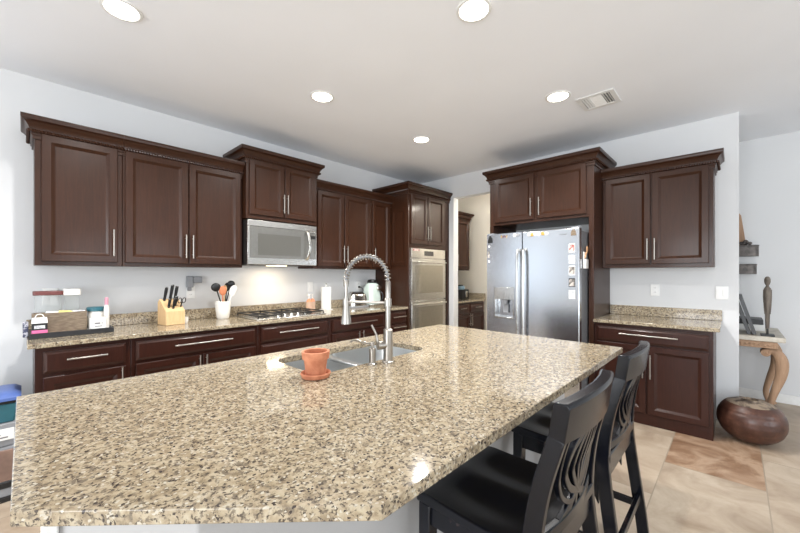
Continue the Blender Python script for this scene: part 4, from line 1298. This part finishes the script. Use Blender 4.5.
def lean_frame(loc, lab, w, h, tilt, mat):
    t = thing('picture_frame', lab, 'picture frame', loc, 0)
    rot = Matrix.Rotation(-tilt, 4, 'X')
    mb = MB()
    f = 0.022
    for (a, b, c, d) in ((0, w, 0, f), (0, w, h - f, h), (0, f, f, h - f), (w - f, w, f, h - f)): mb.box(a, b, -0.014, 0.014, c, d, rot)
    mb.build('frame', 'frameblack', t, 0.001)
    MB().box(f, w - f, -0.004, 0.002, f, h - f, rot).build('picture', mat, t)
    return t
lean_frame((4.70, -0.135, 0.783), 'tall black picture frame leaning near the front of the console table', 0.22, 0.38, 0.27, 'photopale')
lean_frame((4.72, -0.098, 0.783), 'second black frame leaning just behind the first on the console', 0.22, 0.37, 0.27, 'photo')
tag(MB().box(5.03, 5.30, -0.215, 0.05, 0.7805, 0.842).build('book', 'paper', None, 0.003), 'thick white book lying at the back of the console table', 'book')
tag(MB().box(5.03, 5.30, -0.205, 0.05, 0.8425, 0.895).build('box', 'black', None, 0.004), 'flat black box lying on the white book', 'box')

VP = thing('floor_vase', 'squat round rust-brown vase with patterned top on the tile floor', 'vase', (4.040, -0.094, 0))
R0, Hh = 0.210, 0.345
pr = []
N = 40
for i in range(N + 1):
    a = -PI / 2 * 0.86 + (PI / 2 * 0.86 + PI / 2 * 0.53) * i / N
    r = R0 * math.cos(a) ** 0.85
    z = Hh / 2 + Hh / 2 * math.sin(a) / math.sin(PI / 2 * 0.86)
    g = 0.0
    for gz in (0.30, 0.52, 0.72):
        g += 0.004 * math.exp(-((z / Hh - gz) / 0.012) ** 2)
    pr.append((max(r - g, 0.02), z))
pr[0] = (pr[0][0], 0.0)
ztop = pr[-1][1]; rtop = pr[-1][0]
MB().lathe(pr, n=48, cap1=False).build('body', 'pot', VP)
MB().lathe([(rtop, ztop), (rtop * 0.75, ztop + 0.016), (0.062, ztop + 0.026), (0.050, ztop + 0.034), (0.042, ztop + 0.030), (0.040, ztop - 0.04)], n=48, cap0=False, cap1=False).build('collar', 'pottop', VP)
MB().lathe([(0.040, ztop - 0.04), (0.02, ztop - 0.041)], n=32, cap0=False).build('mouth', 'black', VP)

for (z0, z1, yo, lab) in ((1.348, 1.456, -0.172, 'lower grey metal wall bin in the hall'), (1.540, 1.66, -0.188, 'upper grey metal wall bin in the hall holding an ornament')):
    t = thing('wall_bin', lab, 'wall bin', (XF - 0.002, yo, z0), 0, 'metal bins on the hall wall')
    h_ = z1 - z0
    mb = MB()
    pl = [(0, 0), (-0.02, 0.0)] + [(-0.02 - 0.09 * math.sin(a), 0.05 - 0.05 * math.cos(a)) for a in [PI / 2 * k / 6 for k in range(1, 7)]] + [(-0.11, 0.27), (-0.09, 0.32), (0, 0.32)]
    mb.prism(pl, 0, h_ - 0.012); mb.build('bin', 'zinc', t, 0.003)
    MB().prism([(x * 1.04 - 0.001, y * 1.02 - 0.003) for x, y in pl], h_ - 0.0118, h_).build('rim', 'zinc', t, 0.002)
t = thing('ornament', 'small knobbly grey ornament on the upper wall bin', 'ornament', (XF - 0.07, -0.085, 1.6605))
mb = MB()
for k in range(9):
    a = 2 * PI * k / 9
    mb.ball((0.028 * math.cos(a), 0.036 * math.sin(a), 0.016 + 0.004 * (k % 3)), 0.015, 0.016, 0.016, 8, 6)
mb.ball((0, 0, 0.034), 0.024, 0.024, 0.026, 10, 8)
mb.build('body', 'zinc', t)
t = thing('wall_plaque', 'tan wooden board leaning above the upper wall bin', 'board', (XF - 0.03, -0.045, 1.6605))
MB().prism([(-0.045, 0.0), (0.16, 0.0), (0.16, 0.36), (0.012, 0.36), (-0.005, 0.33)], -0.012, 0.004, Matrix(((0, 0, 1, 0), (1, 0, 0, 0), (0, 1, 0, 0), (0, 0, 0, 1)))).build('board', 'tanwood', t, 0.003)
MB().prism([(0.022, 0.05), (0.15, 0.05), (0.15, 0.35), (0.035, 0.35)], -0.018, -0.0125, Matrix(((0, 0, 1, 0), (1, 0, 0, 0), (0, 1, 0, 0), (0, 0, 0, 1)))).build('dark_face', 'iron', t, 0.002)

# ---------------------------------------------------------------- storage stack on the floor at the left end
def stackbox(name, lab, z0, z1, parts):
    t = thing(name, lab, 'storage bin', (-0.47, 3.12, z0))
    return t
t = thing('drawer_bin', 'brown-fronted storage drawer on the floor left of the base cabinets', 'storage bin', (-0.50, 3.14, 0))
MB().box(0, 0.49, 0, 0.32, 0.03, 0.325).build('body', 'greyplastic', t, 0.006)
MB().box(0.02, 0.475, -0.012, -0.0005, 0.125, 0.310).build('drawer_front', 'clearbrown', t, 0.004)
MB().box(0.0, 0.49, -0.006, 0.32, 0.0, 0.0295).build('plinth', 'black', t, 0.003)
MB().box(0.0, 0.49, -0.014, -0.0005, 0.085, 0.12).build('lower_rail', 'black', t, 0.003)
t = thing('storage_bin', 'grey plastic bin with a white label in the stack left of the cabinets', 'storage bin', (-0.49, 3.13, 0.3255))
MB().loops([[(0.02, 0.02, 0), (0.46, 0.02, 0), (0.46, 0.29, 0), (0.02, 0.29, 0)], [(0, 0, 0.14), (0.48, 0, 0.14), (0.48, 0.31, 0.14), (0, 0.31, 0.14)]]).build('body', 'greyplastic', t, 0.006)
MB().box(0.28, 0.455, -0.004, 0.006, 0.045, 0.11).build('label', 'paper', t, 0.001)
lb = t.children[-1]
mb = MB()
for k in range(3): mb.box(0.30, 0.43 - 0.03 * k, -0.0052, -0.0042, 0.058 + 0.017 * k, 0.066 + 0.017 * k)
mb.build('print', 'label', lb)
t = thing('storage_bin', 'teal plastic bin with a blue lid topping the stack left of the cabinets', 'storage bin', (-0.49, 3.13, 0.466))
MB().loops([[(0.02, 0.02, 0), (0.455, 0.02, 0), (0.455, 0.29, 0), (0.02, 0.29, 0)], [(0.005, 0.005, 0.115), (0.47, 0.005, 0.115), (0.47, 0.30, 0.115), (0.005, 0.30, 0.115)]]).build('body', 'teal', t, 0.008)
MB().prism(rrect(-0.004, 0.480, -0.004, 0.306, 0.03, 4), 0.1155, 0.132).build('rim_band', 'black', t, 0.003)
rings = [[(p[0], p[1], z) for p in rrect(-0.008 + i, 0.484 - i, -0.008 + i, 0.31 - i, 0.03, 4)] for i, z in ((0, 0.1325), (0, 0.150), (0.02, 0.168), (0.05, 0.176))]
MB().loops(rings).build('lid', 'blue', t)

# ---------------------------------------------------------------- ceiling fixtures
labs = [((0.375, 2.465), 'recessed ceiling light nearest the upper left corner'), ((1.69, 2.473), 'recessed ceiling light above the gap before the gas cooktop'),
        ((2.97, 2.478), 'recessed ceiling light closest to the oven tower'), ((1.71, 1.050), 'recessed ceiling light above the middle of the island'),
        ((3.02, 1.060), 'recessed ceiling light closest to the ceiling vent')]
first = None
for (x, y), lab in labs:
    t = thing('recessed_light', lab, 'ceiling light', (x, y, H), 0, 'recessed ceiling lights')
    MB().lathe([(0.098, -0.0005), (0.096, -0.006), (0.082, -0.008), (0.078, -0.0045)], n=36, cap0=True, cap1=False).build('trim_ring', 'white', t)
    MB().lathe([(0.079, -0.0046), (0.03, -0.0065), (0.005, -0.007)], n=32, cap0=True).build('lens', 'canlens', t)
    l = bpy.data.lights.new('can_lamp', 'SPOT')
    l.energy = CAN_POWER * 4; l.color = (1.0, 0.98, 0.95); l.spot_size = math.radians(160); l.spot_blend = 1.0; l.shadow_soft_size = 0.035
    o = bpy.data.objects.new('can_lamp', l); COL.objects.link(o); o.parent = t; o.location = (0, 0, -0.09)
VT = thing('ceiling_vent', 'white square ceiling air vent with slats', 'vent', (3.312, 0.834, H))
mb = MB()
a, b = 0.14, 0.105
for (x0, x1, y0, y1) in ((-a, a, -a, -b), (-a, a, b, a), (-a, -b, -b, b), (b, a, -b, b)): mb.box(x0, x1, y0, y1, -0.010, -0.0005)
mb.build('frame', 'white', VT, 0.003)
MB().box(-b, b, -b, b, -0.002, -0.0008).build('backing', 'greyside', VT)
mb = MB()
for k in range(7):
    u = -b + 0.018 + k * 0.029
    rot = Matrix.Translation((u, 0, -0.006)) @ Matrix.Rotation(0.6, 4, 'Y')
    mb.box(-0.010, 0.010, -0.045, 0.045, -0.0008, 0.0008, rot)
for s in (-1, 1):
    for k in range(3):
        rot = Matrix.Translation((0, s * (0.055 + 0.019 * k), -0.006)) @ Matrix.Rotation(-0.6 * s, 4, 'X')
        mb.box(-b, b, -0.007, 0.007, -0.0008, 0.0008, rot)
mb.build('slats', 'white', VT)
# pantry ceiling light (lights the cream pantry)
t = thing('pantry_light', 'ceiling light inside the pantry, out of sight above the opening', 'ceiling light', (5.05, 1.85, H))
MB().lathe([(0.13, -0.0005), (0.14, -0.02), (0.11, -0.06), (0.03, -0.075)], n=32).build('shade', 'canlens', t)
l = bpy.data.lights.new('pantry_lamp', 'POINT'); l.energy = 34; l.color = (1.0, 0.93, 0.82); l.shadow_soft_size = 0.1
o = bpy.data.objects.new('pantry_lamp', l); COL.objects.link(o); o.parent = t; o.location = (0, 0, -0.18)
